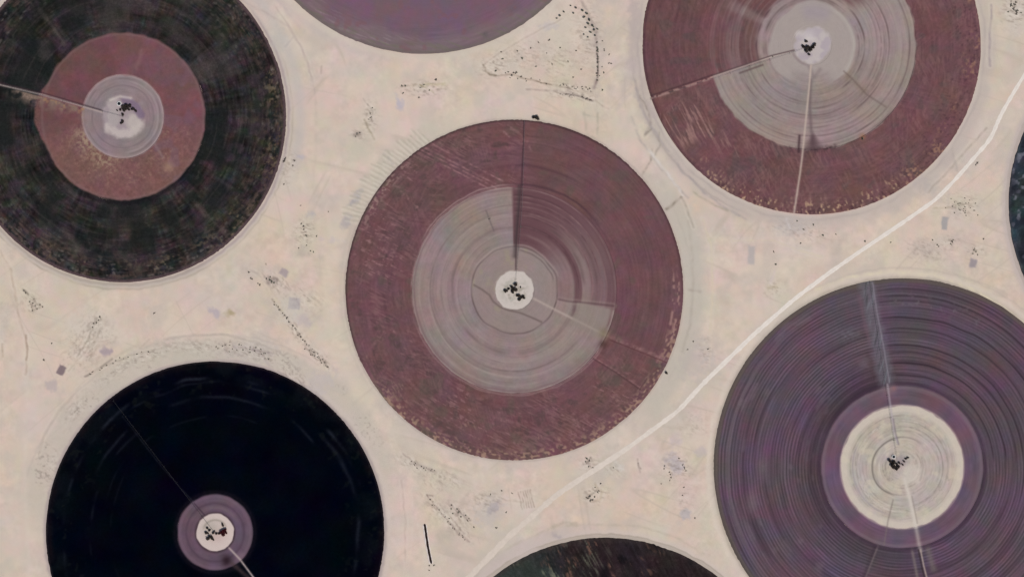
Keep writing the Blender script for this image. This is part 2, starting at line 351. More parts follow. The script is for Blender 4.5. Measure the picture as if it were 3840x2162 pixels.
ROAD = st(3900, 190, 3840, 283, 3790, 366, 3750, 436, 3716, 520, 3661, 582, 3590, 665, 3510, 748, 3380, 838, 3253, 923, 3110, 1022, 2979, 1120, 2830, 1250, 2640, 1433, 2543, 1540, 2350, 1681, 2093, 1849, 1900, 2016, 1840, 2080, 1770, 2150, 1700, 2230)

def ground():
    far = [-26000, -14000, -8000, -5000, -3500, -2500, -1800, -1300, -900, -600, -400, -260]
    xs = np.array(far + list(np.arange(-150, 3991, 3.2)) + [3840 - f for f in far[::-1]], float)
    ys = np.array(far + list(np.arange(-150, 2313, 3.2)) + [2162 - f for f in far[::-1]], float)
    X, Y = np.meshgrid(xs, ys)
    c = np.zeros(X.shape + (3,)) + np.array((204.0, 187.0, 175.0))
    c = chroma(c, X, Y, 11, 3.4, 95); c = chroma(c, X, Y, 77, 2.6, 30)
    c = lum(c, 0.020 * fb(X, Y, 130, 5, 4))
    c = lum(c, 0.016 * fb(X, Y, 9, 6, 2) * ss(-.2, .7, fb(X, Y, 150, 8, 2)))
    # brushed drift streaks
    u, v = rot(X, Y, 78); c = lum(c, 0.010 * fb(u / 12, v, 14, 21, 2) * ss(-.3, .6, fb(X, Y, 200, 22, 2)))
    c = mix(c, (210, 194, 180), .6 * ss(.2, .9, fb(X, Y, 110, 23, 3))); c = mix(c, (190, 178, 170), .55 * ss(.2, .9, fb(X, Y, 85, 24, 3))); c = lum(c, .030 * fb(X, Y, 22, 25, 3) * ss(-.5, .5, fb(X, Y, 130, 26, 2)))
    for k_, (a_, p_) in enumerate(((78, .35), (20, .3), (-35, .3), (130, .25))):      # faint old wheel tracks
        u, v = rot(X + 60 * fb(X, Y, 500, 27 + k_, 1), Y, a_); q_ = 1 - np.abs(fb(u / 14, v, 60, 30 + k_, 1)) * 9; c = mix(c, (184, 170, 158), .5 * np.clip(q_, 0, 1) * ss(p_, .9, fb(X, Y, 170, 40 + k_, 1)))
    # warped sampling so that drawn features wander a little
    xw = X + 2.5 * fb(X, Y, 26, 91, 2); yw = Y + 2.5 * fb(X, Y, 26, 92, 2)
    rs = {}
    for i, f in enumerate(FIELDS): rs[i] = polar(xw, yw, f)
    r, t = rs[0]     # A: lavender strip and thin outer line
    c = mix(c, (150, 132, 138), .75 * g(r - 622, 7) * sec(t, -75, 38, 8)); c = mix(c, (148, 136, 128), .7 * g(r - 622, 9) * sec(t, -180, -60, 8))
    c = mix(c, (196, 186, 180), .5 * g(r - 628, 4)); c = mix(c, (150, 140, 128), .6 * g(r - 637, 3.4) * sec(t, -150, 20, 12) * (.6 + .4 * pn(r, t, 40, 60, 5)))
    c = mix(c, (186, 178, 176), .6 * g(r - 665, 24) * sec(t, -20, 60, 12))
    r, t = rs[1]     # B
    c = mix(c, (206, 194, 182), .5 * g(r - 698, 12)); c = mix(c, (184, 174, 172), .35 * g(r - 720, 16) * sec(t, -150, -100, 10))
    r, t = rs[2]     # C
    c = mix(c, (150, 136, 132), .45 * g(r - 636, 5)); c = mix(c, (188, 180, 166), .45 * sec(t, 112, 158, 6) * ss(632, 645, r) * (1 - ss(690, 720, r)))
    c = mix(c, (182, 175, 166), .65 * sec(t, -45, 35, 8) * ss(632, 650, r) * (1 - ss(690, 740, r)))
    c = mix(c, (160, 152, 146), .40 * g(r - 668, 4) * sec(t, -28, 28, 6) * (.5 + .5 * pn(r, t, 30, 90, 15)))
    c = mix(c, (210, 198, 184), .35 * g(r - 700, 30) * sec(t, 160, 240, 14)); c = mix(c, (182, 172, 160), .3 * g(r - 652, 6) * sec(t, 150, 215, 8))
    r, t = rs[3]     # D
    dm = sec(t, 165, 375, 12)
    c = mix(c, (182, 170, 166), .6 * dm * ss(632, 642, r) * (1 - ss(665, 712, r + 12 * fb(X, Y, 60, 44, 2))))
    c = mix(c, (158, 146, 146), .55 * g(r - 652 + 4 * fb(X, Y, 90, 45, 1), 5) * dm * (.55 + .45 * pn(r, t, 40, 50, 61)))
    c = mix(c, (200, 186, 180), .45 * g(r - 640, 4.5) * sec(t, 190, 350, 14)); c = mix(c, (162, 150, 146), .5 * g(r - 676, 4) * sec(t, 185, 245, 8))
    c = mix(c, (205, 168, 160), .5 * g(r - 637, 4) * sec(t, 255, 290, 8))
    r, t = rs[4]     # E
    c = mix(c, (150, 136, 140), .8 * g(r - 637, 8)); c = mix(c, (186, 178, 168), .55 * sec(t, 22, 178, 12) * ss(640, 655, r) * (1 - ss(705, 745, r)))
    sp = ss(.32, .8, fb(X, Y, 9, 51, 2)) * sec(t, 30, 170, 12) * ss(642, 660, r) * (1 - ss(700, 740, r))
    c = mix(c, (140, 128, 122), .55 * sp * ss(-.3, .6, fb(X, Y, 80, 52, 2)))
    c = mix(c, (206, 190, 184), .5 * g(r - 654, 8) * sec(t, -30, 60, 12)); c = mix(c, (176, 164, 158), .35 * g(r - 735, 4) * sec(t, 60, 165, 9))
    r, t = rs[5]     # F
    c = mix(c, (148, 138, 126), .5 * g(r - 709, 6)); c = mix(c, (212, 198, 186), .6 * g(r - 726, 9) * sec(t, 0, 270, 12))
    c = mix(c, (178, 166, 158), .35 * g(r - 745, 4) * sec(t, 20, 120, 9))
    r, t = rs[6]     # G
    c = mix(c, (150, 140, 134), .6 * g(r - 684, 6)); c = mix(c, (204, 188, 182), .6 * g(r - 700, 10)); c = mix(c, (130, 120, 110), .55 * g(r - 692, 3))
    c = mix(c, (186, 172, 172), .5 * sec(t, 95, 140, 8) * ss(690, 700, r) * (1 - ss(725, 750, r)))
    r, t = rs[7]     # H
    c = mix(c, (140, 128, 130), .65 * g(r - 693, 5)); c = mix(c, (186, 172, 172), .7 * g(r - 706, 12)); c = mix(c, (150, 140, 136), .5 * g(r - 700, 3))
    for i_, (R0, R1) in enumerate(((612, 60), (684, 40), (634, 56), (634, 60), (636, 60), (707, 36), (680, 44), (690, 60))):      # greyer trampled verge round every field
        r, t = rs[i_]; c = mix(c, (188, 177, 170), .32 * (1 - ss(R0, R0 + R1, r + 10 * fb(X, Y, 50, 46, 2))))
    # drawn marks, each in its own window of the sheet
    def window(x0, x1, y0, y1):
        i0, i1 = np.searchsorted(xs, [x0, x1]); j0, j1 = np.searchsorted(ys, [y0, y1])
        return slice(max(j0 - 1, 0), j1 + 1), slice(max(i0 - 1, 0), i1 + 1)
    for k, (cx, cy, hx, hy, an, col, s_, soft) in enumerate(PATCH):
        R = max(hx, hy) * 1.6 + soft * 2.5; w = window(cx - R, cx + R, cy - R, cy + R)
        u, v = rot(xw[w] - cx, yw[w] - cy, an)
        e = 1.6 * soft * .25 * fb(X[w], Y[w], 14, 300 + k, 2)
        if soft <= 6: d = np.maximum(np.abs(u) - hx, np.abs(v) - hy) + e
        else: d = (np.hypot(u / hx, v / hy) - 1) * min(hx, hy) + e * 2
        c[w] = mix(c[w], col, s_ * (1 - ss(-soft, soft, d)))
    for k, (pts, hw, col, s_) in enumerate(STROKES):
        if pts[0][0] > 2150 and pts[0][1] < 1100 and s_ < .75: s_ = s_ * 1.3; col = tuple(q - 8 if q < 190 else q for q in col)
        px = [p[0] for p in pts]; py = [p[1] for p in pts]; R = hw * 2.6 + 6
        w = window(min(px) - R, max(px) + R, min(py) - R, max(py) + R)
        d = segd(xw[w], yw[w], pts)
        br = .72 + .5 * fb(X[w], Y[w], 16, 500 + k, 2)
        c[w] = mix(c[w], col, s_ * np.clip(br, .15, 1.1) * g(d, max(hw, 2.6)))
        if hw <= 4: c[w] = mix(c[w], PALE, .25 * np.clip(br, 0, 1) * g(d - hw - 5, 3.5))
    # scuffed, littered ground: fine pale and dark marks inside soft patches
    for k, (cx, cy, hx, hy, an, s_) in enumerate(SCUFF):
        s_ = s_ * .72; R = max(hx, hy) * 2.3; w = window(cx - R, cx + R, cy - R, cy + R)
        u, v = rot(X[w] - cx, Y[w] - cy, an); m = np.exp(-((u / hx) ** 2 + (v / hy) ** 2)) * s_
        c[w] = mix(c[w], (192, 182, 174), .5 * m)
        uu, vv = rot(X[w], Y[w], an + 12)
        n1 = fb(uu / 2.2, vv, 6.5, 900 + k, 2); n2 = fb(X[w], Y[w], 8, 940 + k, 2)
        c[w] = mix(c[w], (120, 106, 98), .8 * m * ss(.25, .8, n1)); c[w] = mix(c[w], (222, 212, 202), .8 * m * ss(.25, .8, -n1))
        c[w] = mix(c[w], (142, 130, 120), .6 * m * ss(.3, .8, n2))
    # grey verge on both sides of the road
    w = window(1700, 3990, 150, 2312)
    d = segd(xw[w], yw[w], ROAD)
    c[w] = mix(c[w], (186, 178, 170), .35 * (1 - ss(14, 60, d)) * ss(-.4, .5, fb(X[w], Y[w], 120, 71, 2)))
    P = np.stack([wx(X), wy(Y), np.zeros_like(X)], -1)
    o = grid_obj('desert_ground', P, alb(c), M_sand); tag(o, kind='structure')
ground()

def ribbon(name, pts, widths, z, colf, mat, step=3.0, kind='structure', seed=1, edge=1.5, n=7, parent=None, org=(0, 0)):
    """a strip of ground along a polyline; widths in photograph pixels"""
    pts = np.array(pts, float); seg = np.hypot(*(pts[1:] - pts[:-1]).T); L = np.concatenate([[0], np.cumsum(seg)])
    s = np.arange(0, L[-1], step)
    # gentle smoothing of the line
    x = np.interp(s, L, pts[:, 0]); y = np.interp(s, L, pts[:, 1])
    kk = max(1, int(36 / step)); ker = np.ones(2 * kk + 1) / (2 * kk + 1)
    xp = np.pad(x, kk, mode='reflect', reflect_type='odd'); yp = np.pad(y, kk, mode='reflect', reflect_type='odd')
    x = np.convolve(xp, ker, 'valid'); y = np.convolve(yp, ker, 'valid')
    tx = np.gradient(x); ty = np.gradient(y); m = np.hypot(tx, ty); nx, ny = -ty / m, tx / m
    wd = np.interp(s, np.linspace(0, L[-1], len(widths)), widths)
    v = np.linspace(-1, 1, n)
    e = 1 + 0.10 * edge * fb(s, s * 0, 14, seed, 2)
    off = (wd * e)[:, None] * v[None, :] / 2
    X = x[:, None] + nx[:, None] * off; Y = y[:, None] + ny[:, None] * off
    c = colf(X, Y, v[None, :] + 0 * X, s[:, None] + 0 * X)
    Z = np.full(X.shape, z); Z[:, 0] = 0.005; Z[:, -1] = 0.005
    P = np.stack([wx(X) - org[0], wy(Y) - org[1], Z], -1)
    o = grid_obj(name, P, alb(c), mat, parent=parent)
    if kind: tag(o, kind=kind)
    return o

def road_col(X, Y, v, s):
    c = np.zeros(X.shape + (3,)) + np.array((223.0, 214.0, 208.0))
    fade = ss(1500, 2700, s)
    c = mix(c, (205, 191, 181), fade * .85)
    c = mix(c, (199, 185, 174), np.clip(.7 * ss(.7, 1.0, np.abs(v)) + .22 * g(np.abs(v) * 1.0, .16) * (1 - fade) + .12 * fb(X, Y, 18, 3, 2), 0, 1))
    return lum(c, .018 * fb(X, Y, 10, 4, 2))
ribbon('dirt_road', ROAD, [15, 15, 15, 16, 17, 18, 20, 22, 24], 0.10, road_col, M_pale, seed=9, n=9)

# ================================================================== FIELD COLOURS
def fine_rings(c, x, y, r, t, lo, hi, n, seed, dark, pale, s0=.42, a0=-180, a1=180):
    q = random.Random(seed)
    for i in range(n):
        r0 = q.uniform(lo, hi); a = q.uniform(a0, a1); sp = q.uniform(50, 210); col = dark if q.random() < .62 else pale; s_ = q.uniform(.4, 1) * s0
        m = g(r + q.uniform(.5, 2.5) * np.sin(np.radians(t * q.randint(1, 3) + a)) - r0, q.uniform(2.0, 3.2)) * sec(t, a, a + sp, 7)
        if a0 > -180: m = m * sec(t, a0, a1, 2)
        c = mix(c, col, s_ * m * (.7 + .5 * pn(r * 0, t, 10, 70, seed + i, 2)))
    return c

def col_C(x, y, r, t):
    c = np.zeros(x.shape + (3,)) + np.array((106.0, 76.0, 80.0))
    c = chroma(c, x, y, 101, 3.5, 75); c = chroma(c, x, y, 105, 2, 28); c = lum(c, .035 * fb(x, y, 60, 103, 3))
    c = lum(c, .03 * pn(r, t, 14, 60, 104))
    wst = sec(t, 88, 330, 6)
    # scratches, in patches, along two directions
    u, v = rot(x, y, 28); s1 = ss(.2, .75, fb(u / 7, v, 5, 111, 2)) * ss(-.1, .45, fb(x, y, 90, 112, 2)) * ss(-.5, .3, fb(x, y, 10, 113, 2))
    c = mix(c, (142, 106, 109), .75 * s1 * wst * ss(380, 430, r))
    u, v = rot(x, y, 60); s2 = ss(.2, .8, fb(u / 6, v, 5.2, 115, 2)) * ss(-.1, .5, fb(x, y, 70, 116, 2)) * ss(-.5, .3, fb(x, y, 9, 117, 2))
    c = mix(c, (146, 116, 108), .75 * s2 * sec(t, 200, 320, 12) * ss(470, 560, r))
    c = mix(c, (84, 68, 68), .6 * ss(.3, .9, fb(x, y, 30, 118, 3)) * wst * ss(400, 450, r))
    c = mix(c, (96, 84, 78), .5 * ss(.45, 1, fb(x, y, 55, 119, 2)))
    for o in (-10, 0, 9, 26):      # tractor lines that cross the ring on the upper left
        d = segd(x, y, st(1575 + o, 560 - o * 1.2, 1700 + o, 622 - o, 1860 + o, 705 - o))
        c = mix(c, (146, 108, 112), .85 * g(d, 3.4) * (.6 + .6 * fb(x, y, 12, 120 + o, 2)))
    for p in (st(1450, 655, 1530, 740, 1610, 830), st(1370, 900, 1450, 940, 1530, 975), st(1360, 930, 1440, 960), st(1900, 470, 1950, 500, 1990, 560), st(1880, 490, 1960, 540)):
        d = segd(x, y, p); c = mix(c, (148, 112, 114), .55 * g(d + 3 * fb(x, y, 9, 130, 1), 4) * (.6 + .6 * fb(x, y, 9, 131, 1)))
    c = mix(c, (150, 122, 118), .85 * ss(.1, .7, pn(r, t, 6, 420, 133, 1)) * sec(t, 130, 158, 6) * ss(590, 612, r))
    c = mix(c, (96, 88, 76), .55 * ss(.1, .7, pn(r, t, 14, 60, 134, 2)) * ss(600, 622, r) * sec(t, 95, 250, 8))
    c = lum(c, .025 * fb(x, y, 9, 122, 2) * (.3 + .7 * wst)); c = lum(c, .045 * pn(r, t, 5, 26, 123, 2))
    for k_, (a_, r_, s_) in enumerate(((28, 1, .42), (-62, .6, .18), (75, .6, .20), (8, .5, .18))):      # fine hatching in several directions
        u, v = rot(x, y, a_); q_ = ss(.15, .7, fb(u / 6, v, 4.6, 190 + k_, 1)) * ss(.12, .6, fb(x, y, 75, 195 + k_, 2))
        c = mix(c, (134, 100, 102), s_ * q_ * (.22 + .78 * wst)); c = mix(c, (84, 58, 64), s_ * .6 * ss(.2, .7, -fb(u / 6, v, 4.6, 190 + k_, 1)) * ss(.12, .6, fb(x, y, 75, 195 + k_, 2)) * (.22 + .78 * wst))
    # rim
    c = mix(c, (62, 48, 50), .6 * g(r - 631, 4) * sec(t, 50, 200, 10)); c = mix(c, (70, 50, 54), .5 * g(r - 630, 5) * sec(t, 0, 80, 10))
    spk = ss(.05, .7, pn(r, t, 7, 420, 135, 1)) * sec(t, 215, 350, 9) * ss(578, 622, r)
    c = mix(c, (166, 136, 118), .7 * spk)
    spk = ss(-.1, .6, pn(r, t, 6, 300, 137, 1)) * (g(r - 598, 5) + g(r - 616, 5)) * sec(t, -26, 6, 4); c = mix(c, (170, 134, 128), .7 * spk)
    # grey inner disc
    d_in = r < 383
    gcol = np.zeros_like(c) + np.array((141.0, 125.0, 124.0))
    gcol = chroma(gcol, x, y, 141, 5, 70); gcol = chroma(gcol, x, y, 143, 2, 24); gcol = lum(gcol, .03 * fb(x, y, 60, 144, 3) + .035 * pn(r, t, 6, 14, 145, 2) + .02 * fb(x, y, 10, 142, 2))
    gcol = mix(gcol, (120, 98, 100), .5 * ss(330, 383, r) * sec(t, 200, 330, 20) * (.6 + .5 * fb(x, y, 30, 146, 2)))
    rr = r + 3 * fb(x, y, 60, 147, 2)
    gcol = mix(gcol, (112, 96, 96), .55 * g(rr - 234, 7) * (.65 + .5 * pn(r, t, 30, 24, 148, 2)))
    gcol = mix(gcol, (118, 102, 102), .35 * g(rr - 305, 6) * sec(t, 165, 320, 14)); gcol = mix(gcol, (152, 138, 134), .4 * g(rr - 268, 14))
    gcol = fine_rings(gcol, x, y, r, t, 176, 378, 24, 21, (108, 92, 92), (160, 146, 142))
    c = np.where(d_in[..., None], gcol, c)
    # upper right sector of the disc: maroon, thinning to grey rings
    m = sec(t, -11, 91.2, 1.2) * ss(158, 166, r) * (r < 383)
    pr = pn(r, t, 15, 7, 151, 2)
    lowr = .25 + .55 * ss(222, 232, r) * (1 - ss(250, 258, r)) + .30 * ss(286, 294, r) + .25 * ss(338, 350, r) + .10 * pr
    redness = np.clip(lowr + (1 - lowr) * ss(12, 74, t) * (1 - .25 * ss(0, .8, pr) * (1 - ss(60, 90, t))), 0, 1)
    c = mix(c, (102, 73, 79), m * redness)
    for r0, w_, cc, s_, a0, a1 in ((240, 9, (88, 62, 68), .42, -25, 88), (292, 3.5, (142, 112, 114), .65, -11, 78), (280, 2.6, (140, 116, 116), .4, -11, 60), (326, 3, (140, 110, 112), .5, -11, 35),
                                  (345, 3, (146, 118, 118), .5, -11, 30), (372, 5, (96, 66, 70), .5, -25, 30), (205, 6, (140, 116, 116), .4, 10, 85), (262, 5, (92, 72, 74), .5, 5, 60), (310, 6, (92, 72, 74), .35, -11, 50)):
        c = mix(c, cc, s_ * g(rr - r0, w_) * sec(t, a0, a1, 5) * (.65 + .5 * pn(r, t, 50, 40, 155 + r0, 1)))
    c = mix(c, (72, 50, 58), .6 * g(rr - 394 - 6 * g(t - 50, 20), 5) * sec(t, 40, 92, 10)); c = mix(c, (78, 54, 62), .45 * g(rr - 466, 6) * sec(t, 62, 92, 8))
    c = fine_rings(c, x, y, r, t, 180, 380, 26, 33, (80, 56, 62), (140, 114, 114), .6, -11, 90)
    # double pale line at the border of the disc
    bl = np.clip(sec(t, 92, 335, 3) , 0, 1)
    c = mix(c, (160, 138, 138), .7 * g(rr - 384, 3.2) * bl * (.7 + .5 * pn(r, t, 50, 90, 161))); c = mix(c, (122, 98, 102), .6 * g(rr - 376, 4) * bl)
    c = mix(c, (166, 140, 140), .6 * g(rr - 393, 3) * sec(t, 92, 150, 8) + .4 * g(rr - 392, 3) * sec(t, 200, 335, 8))
    # inside the first track
    inn = 1 - ss(158, 162, r)
    c = mix(c, (146, 131, 127), inn * .55); c = mix(c, (150, 140, 120), .5 * inn * ss(.2, .9, fb(x, y, 34, 165, 2)) * sec(t, 60, 240, 20))
    c = mix(c, (92, 78, 78), .8 * g(rr - 162, 3.2) * (.65 + .4 * pn(r, t, 50, 20, 166))); c = mix(c, (164, 148, 144), .55 * g(rr - 168, 4) * sec(t, 20, 150, 10))
    c = mix(c, (98, 84, 84), .6 * g(rr - 150, 2.6) * sec(t, 15, 85, 8))
    d = segd(x, y, st(1778, 1068, 1808, 1085, 1835, 1105, 1850, 1130, 1875, 1150, 1905, 1162, 1950, 1172, 1990, 1188, 2030, 1206)); c = mix(c, (102, 88, 86), .65 * g(d, 4))
    # pivot line painted dark for damp soil and arm shadow, access track, side branches
    d = segd(x, y, st(1930, 1080, 1934, 1000, 1936, 900, 1945, 790, 1955, 690, 1966, 450)); c = mix(c, (64, 46, 54), .6 * g(d, 2.8) * ss(60, 90, r)); c = mix(c, (70, 60, 62), .6 * g(segd(x, y, st(1931, 960, 1938, 860, 1944, 780, 1948, 700)) , 9))
    d = segd(x, y, st(1823, 790, 1840, 835, 1852, 865)); c = mix(c, (104, 92, 94), .6 * g(d, 3))
    d = segd(x, y, st(2095, 1122, 2135, 1130, 2200, 1135, 2300, 1146)); c = mix(c, (92, 72, 76), .55 * g(d, 4)); c = mix(c, (150, 132, 128), .35 * g(d - 8, 4))
    d = segd(x, y, st(2000, 1118, 2090, 1165, 2140, 1190, 2270, 1255, 2500, 1352))
    c = mix(c, (172, 156, 150), .75 * g(d, 5) * (1 - ss(360, 400, r)) * ss(60, 80, r)); c = mix(c, (152, 116, 116), .55 * g(d - 2, 8) * ss(380, 420, r) * (.6 + .6 * fb(x, y, 8, 171, 2)))
    c = mix(c, (84, 52, 56), .6 * g(segd(x, y, st(2285, 1272, 2510, 1362)), 3) * ss(390, 410, r))
    sq = sec(t, -31, -11, 1.5) * (r > 240) * (r < 372); c = mix(c, (138, 126, 120), .5 * sq)
    c = mix(c, (120, 108, 84), .6 * g(np.hypot(x - 2265, y - 1250) , 22)); c = mix(c, (70, 52, 48), .7 * g(np.hypot(x - 2262, y - 1290), 16))
    for p in (st(2225, 1338, 2310, 1390, 2400, 1452), st(2400, 1452, 2425, 1412)):
        d = segd(x, y, p); c = mix(c, (150, 112, 114), .6 * g(d, 3) * (.6 + .5 * fb(x, y, 8, 175, 1))); c = mix(c, (70, 48, 52), .5 * g(segd(x, y - 6, p), 3))
    c = mix(c, (92, 82, 78), .7 * ss(-.3, .4, fb(x, y, 14, 177, 2)) * g(np.hypot((x - 2465) / 1.6, y - 1362), 24)); c = mix(c, (92, 80, 76), .5 * g(np.hypot((x - 2310) / 1.4, y - 1425), 22))
    # dust pad
    pd = 1 - ss(70, 76, r + 2.5 * fb(x, y, 18, 181, 2)); c = mix(c, (196, 186, 181), pd)
    c = mix(c, (168, 164, 156), pd * .6 * g(r - 38, 14) * ss(-.2, .6, fb(x, y, 20, 183, 2))); c = mix(c, (128, 122, 110), pd * .45 * g(r - 18, 26) * ss(-.1, .5, fb(x, y, 12, 184, 2)))
    return c

def col_D(x, y, r, t):
    c = np.zeros(x.shape + (3,)) + np.array((108.0, 77.0, 80.0))
    c = chroma(c, x, y, 201, 3.5, 70); c = chroma(c, x, y, 205, 2, 26); c = lum(c, .035 * fb(x, y, 60, 203, 3) + .03 * pn(r, t, 12, 60, 204))
    c = mix(c, (90, 78, 78), .5 * ss(.4, 1, fb(x, y, 46, 206, 2)))
    c = lum(c, -.05 * sec(t, 130, 197, 6) * ss(400, 440, r))
    # pink streaks lower left, dry speckle along the rim
    u, v = rot(x, y, 62); s1 = ss(.1, .7, fb(u / 10, v, 7, 211, 2)) * ss(-.4, .4, fb(x, y, 120, 212, 2))
    c = mix(c, (152, 118, 114), .8 * s1 * sec(t, 197, 245, 5) * ss(430, 500, r))
    s2 = ss(-.1, .6, pn(r, t, 18, 520, 213, 1)); s3 = ss(-.05, .6, fb(x, y, 8, 214, 2))
    c = mix(c, (182, 152, 126), .95 * s2 * s3 * sec(t, 226, 306, 8) * ss(560, 622, r + 14 * fb(x, y, 40, 215, 2)))
    c = mix(c, (64, 42, 50), .5 * ss(.3, .9, pn(r, t, 12, 620, 216, 1)) * sec(t, 226, 306, 8) * ss(580, 625, r))
    c = mix(c, (130, 100, 98), .5 * s2 * sec(t, 236, 300, 8) * ss(500, 560, r) * ss(-.2, .6, fb(x, y, 60, 217, 2)))
    c = mix(c, (152, 116, 98), .75 * s3 * sec(t, -58, 40, 8) * ss(540, 610, r) * ss(-.2, .7, fb(x, y, 40, 218, 2)))
    c = mix(c, (64, 44, 52), .45 * ss(.35, 1, fb(x, y, 9, 219, 2)) * sec(t, -58, 40, 8) * ss(480, 580, r))
    c = mix(c, (66, 46, 54), .5 * g(r - 629, 4) * sec(t, 100, 230, 10))
    # concentric pale and grey lines in the upper left
    for r0, w_, cc, s_ in ((380, 3, (134, 100, 104), .5), (372, 4, (132, 98, 102), .4), (345, 3, (136, 102, 104), .4), (308, 3, (138, 108, 108), .35), (285, 3, (136, 106, 106), .35), (250, 4, (128, 104, 104), .4), (520, 4, (92, 64, 70), .5)):
        c = mix(c, cc, s_ * g(r + 2 * fb(x, y, 50, 220, 2) - r0, w_) * sec(t, 100, 196, 6))
    c = lum(c, .03 * fb(x, y, 9, 222, 2) + .04 * pn(r, t, 5, 24, 223, 2))
    for k_, (a_, s_) in enumerate(((62, .30), (90, .26), (-40, .16), (15, .14))):
        u, v = rot(x, y, a_); n_ = fb(u / 6, v, 4.8, 290 + k_, 1); q_ = ss(.05, .6, fb(x, y, 75, 295 + k_, 2)) * (1 - .6 * sec(t, 110, 197, 8))
        c = mix(c, (136, 102, 102), s_ * ss(.15, .7, n_) * q_); c = mix(c, (84, 60, 66), s_ * .6 * ss(.2, .7, -n_) * q_)
    # grey disc
    gc = np.zeros_like(c) + np.array((149.0, 133.0, 131.0))
    gc = chroma(gc, x, y, 231, 4, 66); gc = chroma(gc, x, y, 233, 2.0, 22); gc = lum(gc, .022 * fb(x, y, 60, 234, 3) + .045 * pn(r, t, 6, 14, 235, 2) + .02 * fb(x, y, 10, 232, 2))
    gc = lum(gc, -.06 * sec(t, 235, 345, 25) * g(r - 230, 70) )
    gm = (1 - ss(386, 396, r + 4 * fb(x, y, 34, 236, 2)))
    redsec = sec(t, 52, 197.6, 1.5); redsec = np.where((t > 0) & (t < 120), sec(t, 42, 260, 10), redsec)
    red_in = redsec * ss(172, 225, r + 14 * fb(x, y, 60, 237, 2))
    gband = sec(t, 150, 157, 2.5) * .4 + .35 * ss(.0, .7, pn(r, t, 22, 6, 238, 2)) + .45 * g(r - 195, 18)
    red_in = np.clip(red_in - gband * redsec * (1 - ss(300, 390, r)), 0, 1)
    c = mix(c, gc * 1.0, np.zeros_like(r)) if False else c * (1 - (gm * (1 - red_in))[..., None]) + gc * (gm * (1 - red_in))[..., None]
    rr = r + 2 * fb(x, y, 90, 240, 2)
    for r0, w_, s_, a0, a1 in ((197, 5, .65, -55, 80), (291, 4, .6, -58, 50), (366, 5, .5, -60, 50), (245, 5, .3, -40, 60), (340, 4, .35, -100, -30), (215, 4, .45, 205, 305), (262, 4, .35, 200, 300),
                              (308, 4, .5, 225, 300), (236, 5, .4, 268, 312), (352, 5, .35, 205, 262), (286, 4, .35, 210, 250), (385, 5, .5, -90, -40), (180, 6, .6, 60, 190)):
        c = mix(c, (98, 82, 83), s_ * 1.15 * g(rr - r0, w_ * .72) * sec(t, a0, a1, 6) * (.6 + .5 * pn(r, t, 50, 30, 241 + r0, 1)))
    c = fine_rings(c, x, y, r, t, 172, 386, 30, 55, (104, 86, 88), (158, 142, 140), .4)
    for r0, w_, cc, s_ in ((330, 3, (136, 108, 110), .5), (300, 2.6, (92, 68, 72), .45), (276, 3, (138, 112, 112), .5), (252, 3, (90, 68, 72), .5), (228, 3, (136, 112, 112), .5), (206, 4, (84, 62, 68), .6), (172, 5, (110, 92, 92), .6)):
        c = mix(c, cc, s_ * g(rr - r0, w_) * sec(t, 60, 197, 8) * (.6 + .6 * pn(r, t, 50, 40, 246 + r0, 1)))
    for r0, w_, a0, a1 in ((325, 8, -50, 40), (225, 8, -50, 60), (376, 6, 200, 262)):
        c = mix(c, (160, 148, 142), .4 * g(rr - r0, w_) * sec(t, a0, a1, 8))
    c = mix(c, (163, 152, 149), .9 * (1 - ss(154, 166, rr + 6 * fb(x, y, 50, 243, 2))) * (1 - .8 * sec(t, 235, 300, 12) * ss(90, 130, r)))
    c = mix(c, (176, 168, 162), .6 * g(rr - 158, 7) * sec(t, 320, 420, 12)); c = mix(c, (150, 138, 150), .5 * sec(t, 60, 105, 10) * g(r - 125, 30))
    # south track and its dark neighbour
    d = segd(x, y, st(3040, 300, 3036, 400, 3046, 540)); c = mix(c, (104, 88, 92), .6 * g(d, 7)); d = segd(x, y, st(3034, 250, 3052, 290, 3075, 262)); c = mix(c, (120, 106, 108), .4 * g(d, 8))
    tri = ss(0, 1, 1 - np.abs(x - 3050) / (8 + np.clip(y - 500, 0, 60) * .9)) * ss(485, 520, y) * (1 - ss(560, 575, y)); c = mix(c, (84, 64, 70), .75 * tri)
    c = mix(c, (64, 46, 52), .75 * g(segd(x, y, st(2998, 510, 2994, 570)), 5)); c = mix(c, (78, 60, 64), .85 * ss(-.4, .4, fb(x, y, 12, 248, 2)) * g(segd(x, y, st(2955, 556, 3010, 566, 3070, 562, 3130, 550)), 9))
    d = segd(x, y, st(3041, 245, 3034, 330, 3020, 470, 3010, 570, 3000, 650, 2978, 796)); c = mix(c, (188, 170, 160), .8 * g(d, 4.2))
    # boundary line to the west-south-west
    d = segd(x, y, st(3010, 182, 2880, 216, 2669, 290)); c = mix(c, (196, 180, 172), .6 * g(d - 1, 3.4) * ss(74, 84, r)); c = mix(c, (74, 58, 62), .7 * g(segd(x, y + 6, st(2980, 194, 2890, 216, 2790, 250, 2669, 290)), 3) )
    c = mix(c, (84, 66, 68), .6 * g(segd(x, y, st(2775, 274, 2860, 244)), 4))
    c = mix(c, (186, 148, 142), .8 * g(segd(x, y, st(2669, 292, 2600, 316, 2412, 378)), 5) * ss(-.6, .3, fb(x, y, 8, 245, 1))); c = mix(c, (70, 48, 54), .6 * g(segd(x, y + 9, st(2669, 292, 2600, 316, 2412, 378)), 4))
    for (ax, ay) in ((3180, 290), (3215, 320), (3240, 340)): c = mix(c, (128, 112, 100), .5 * g(np.hypot(x - ax, y - ay), 14))
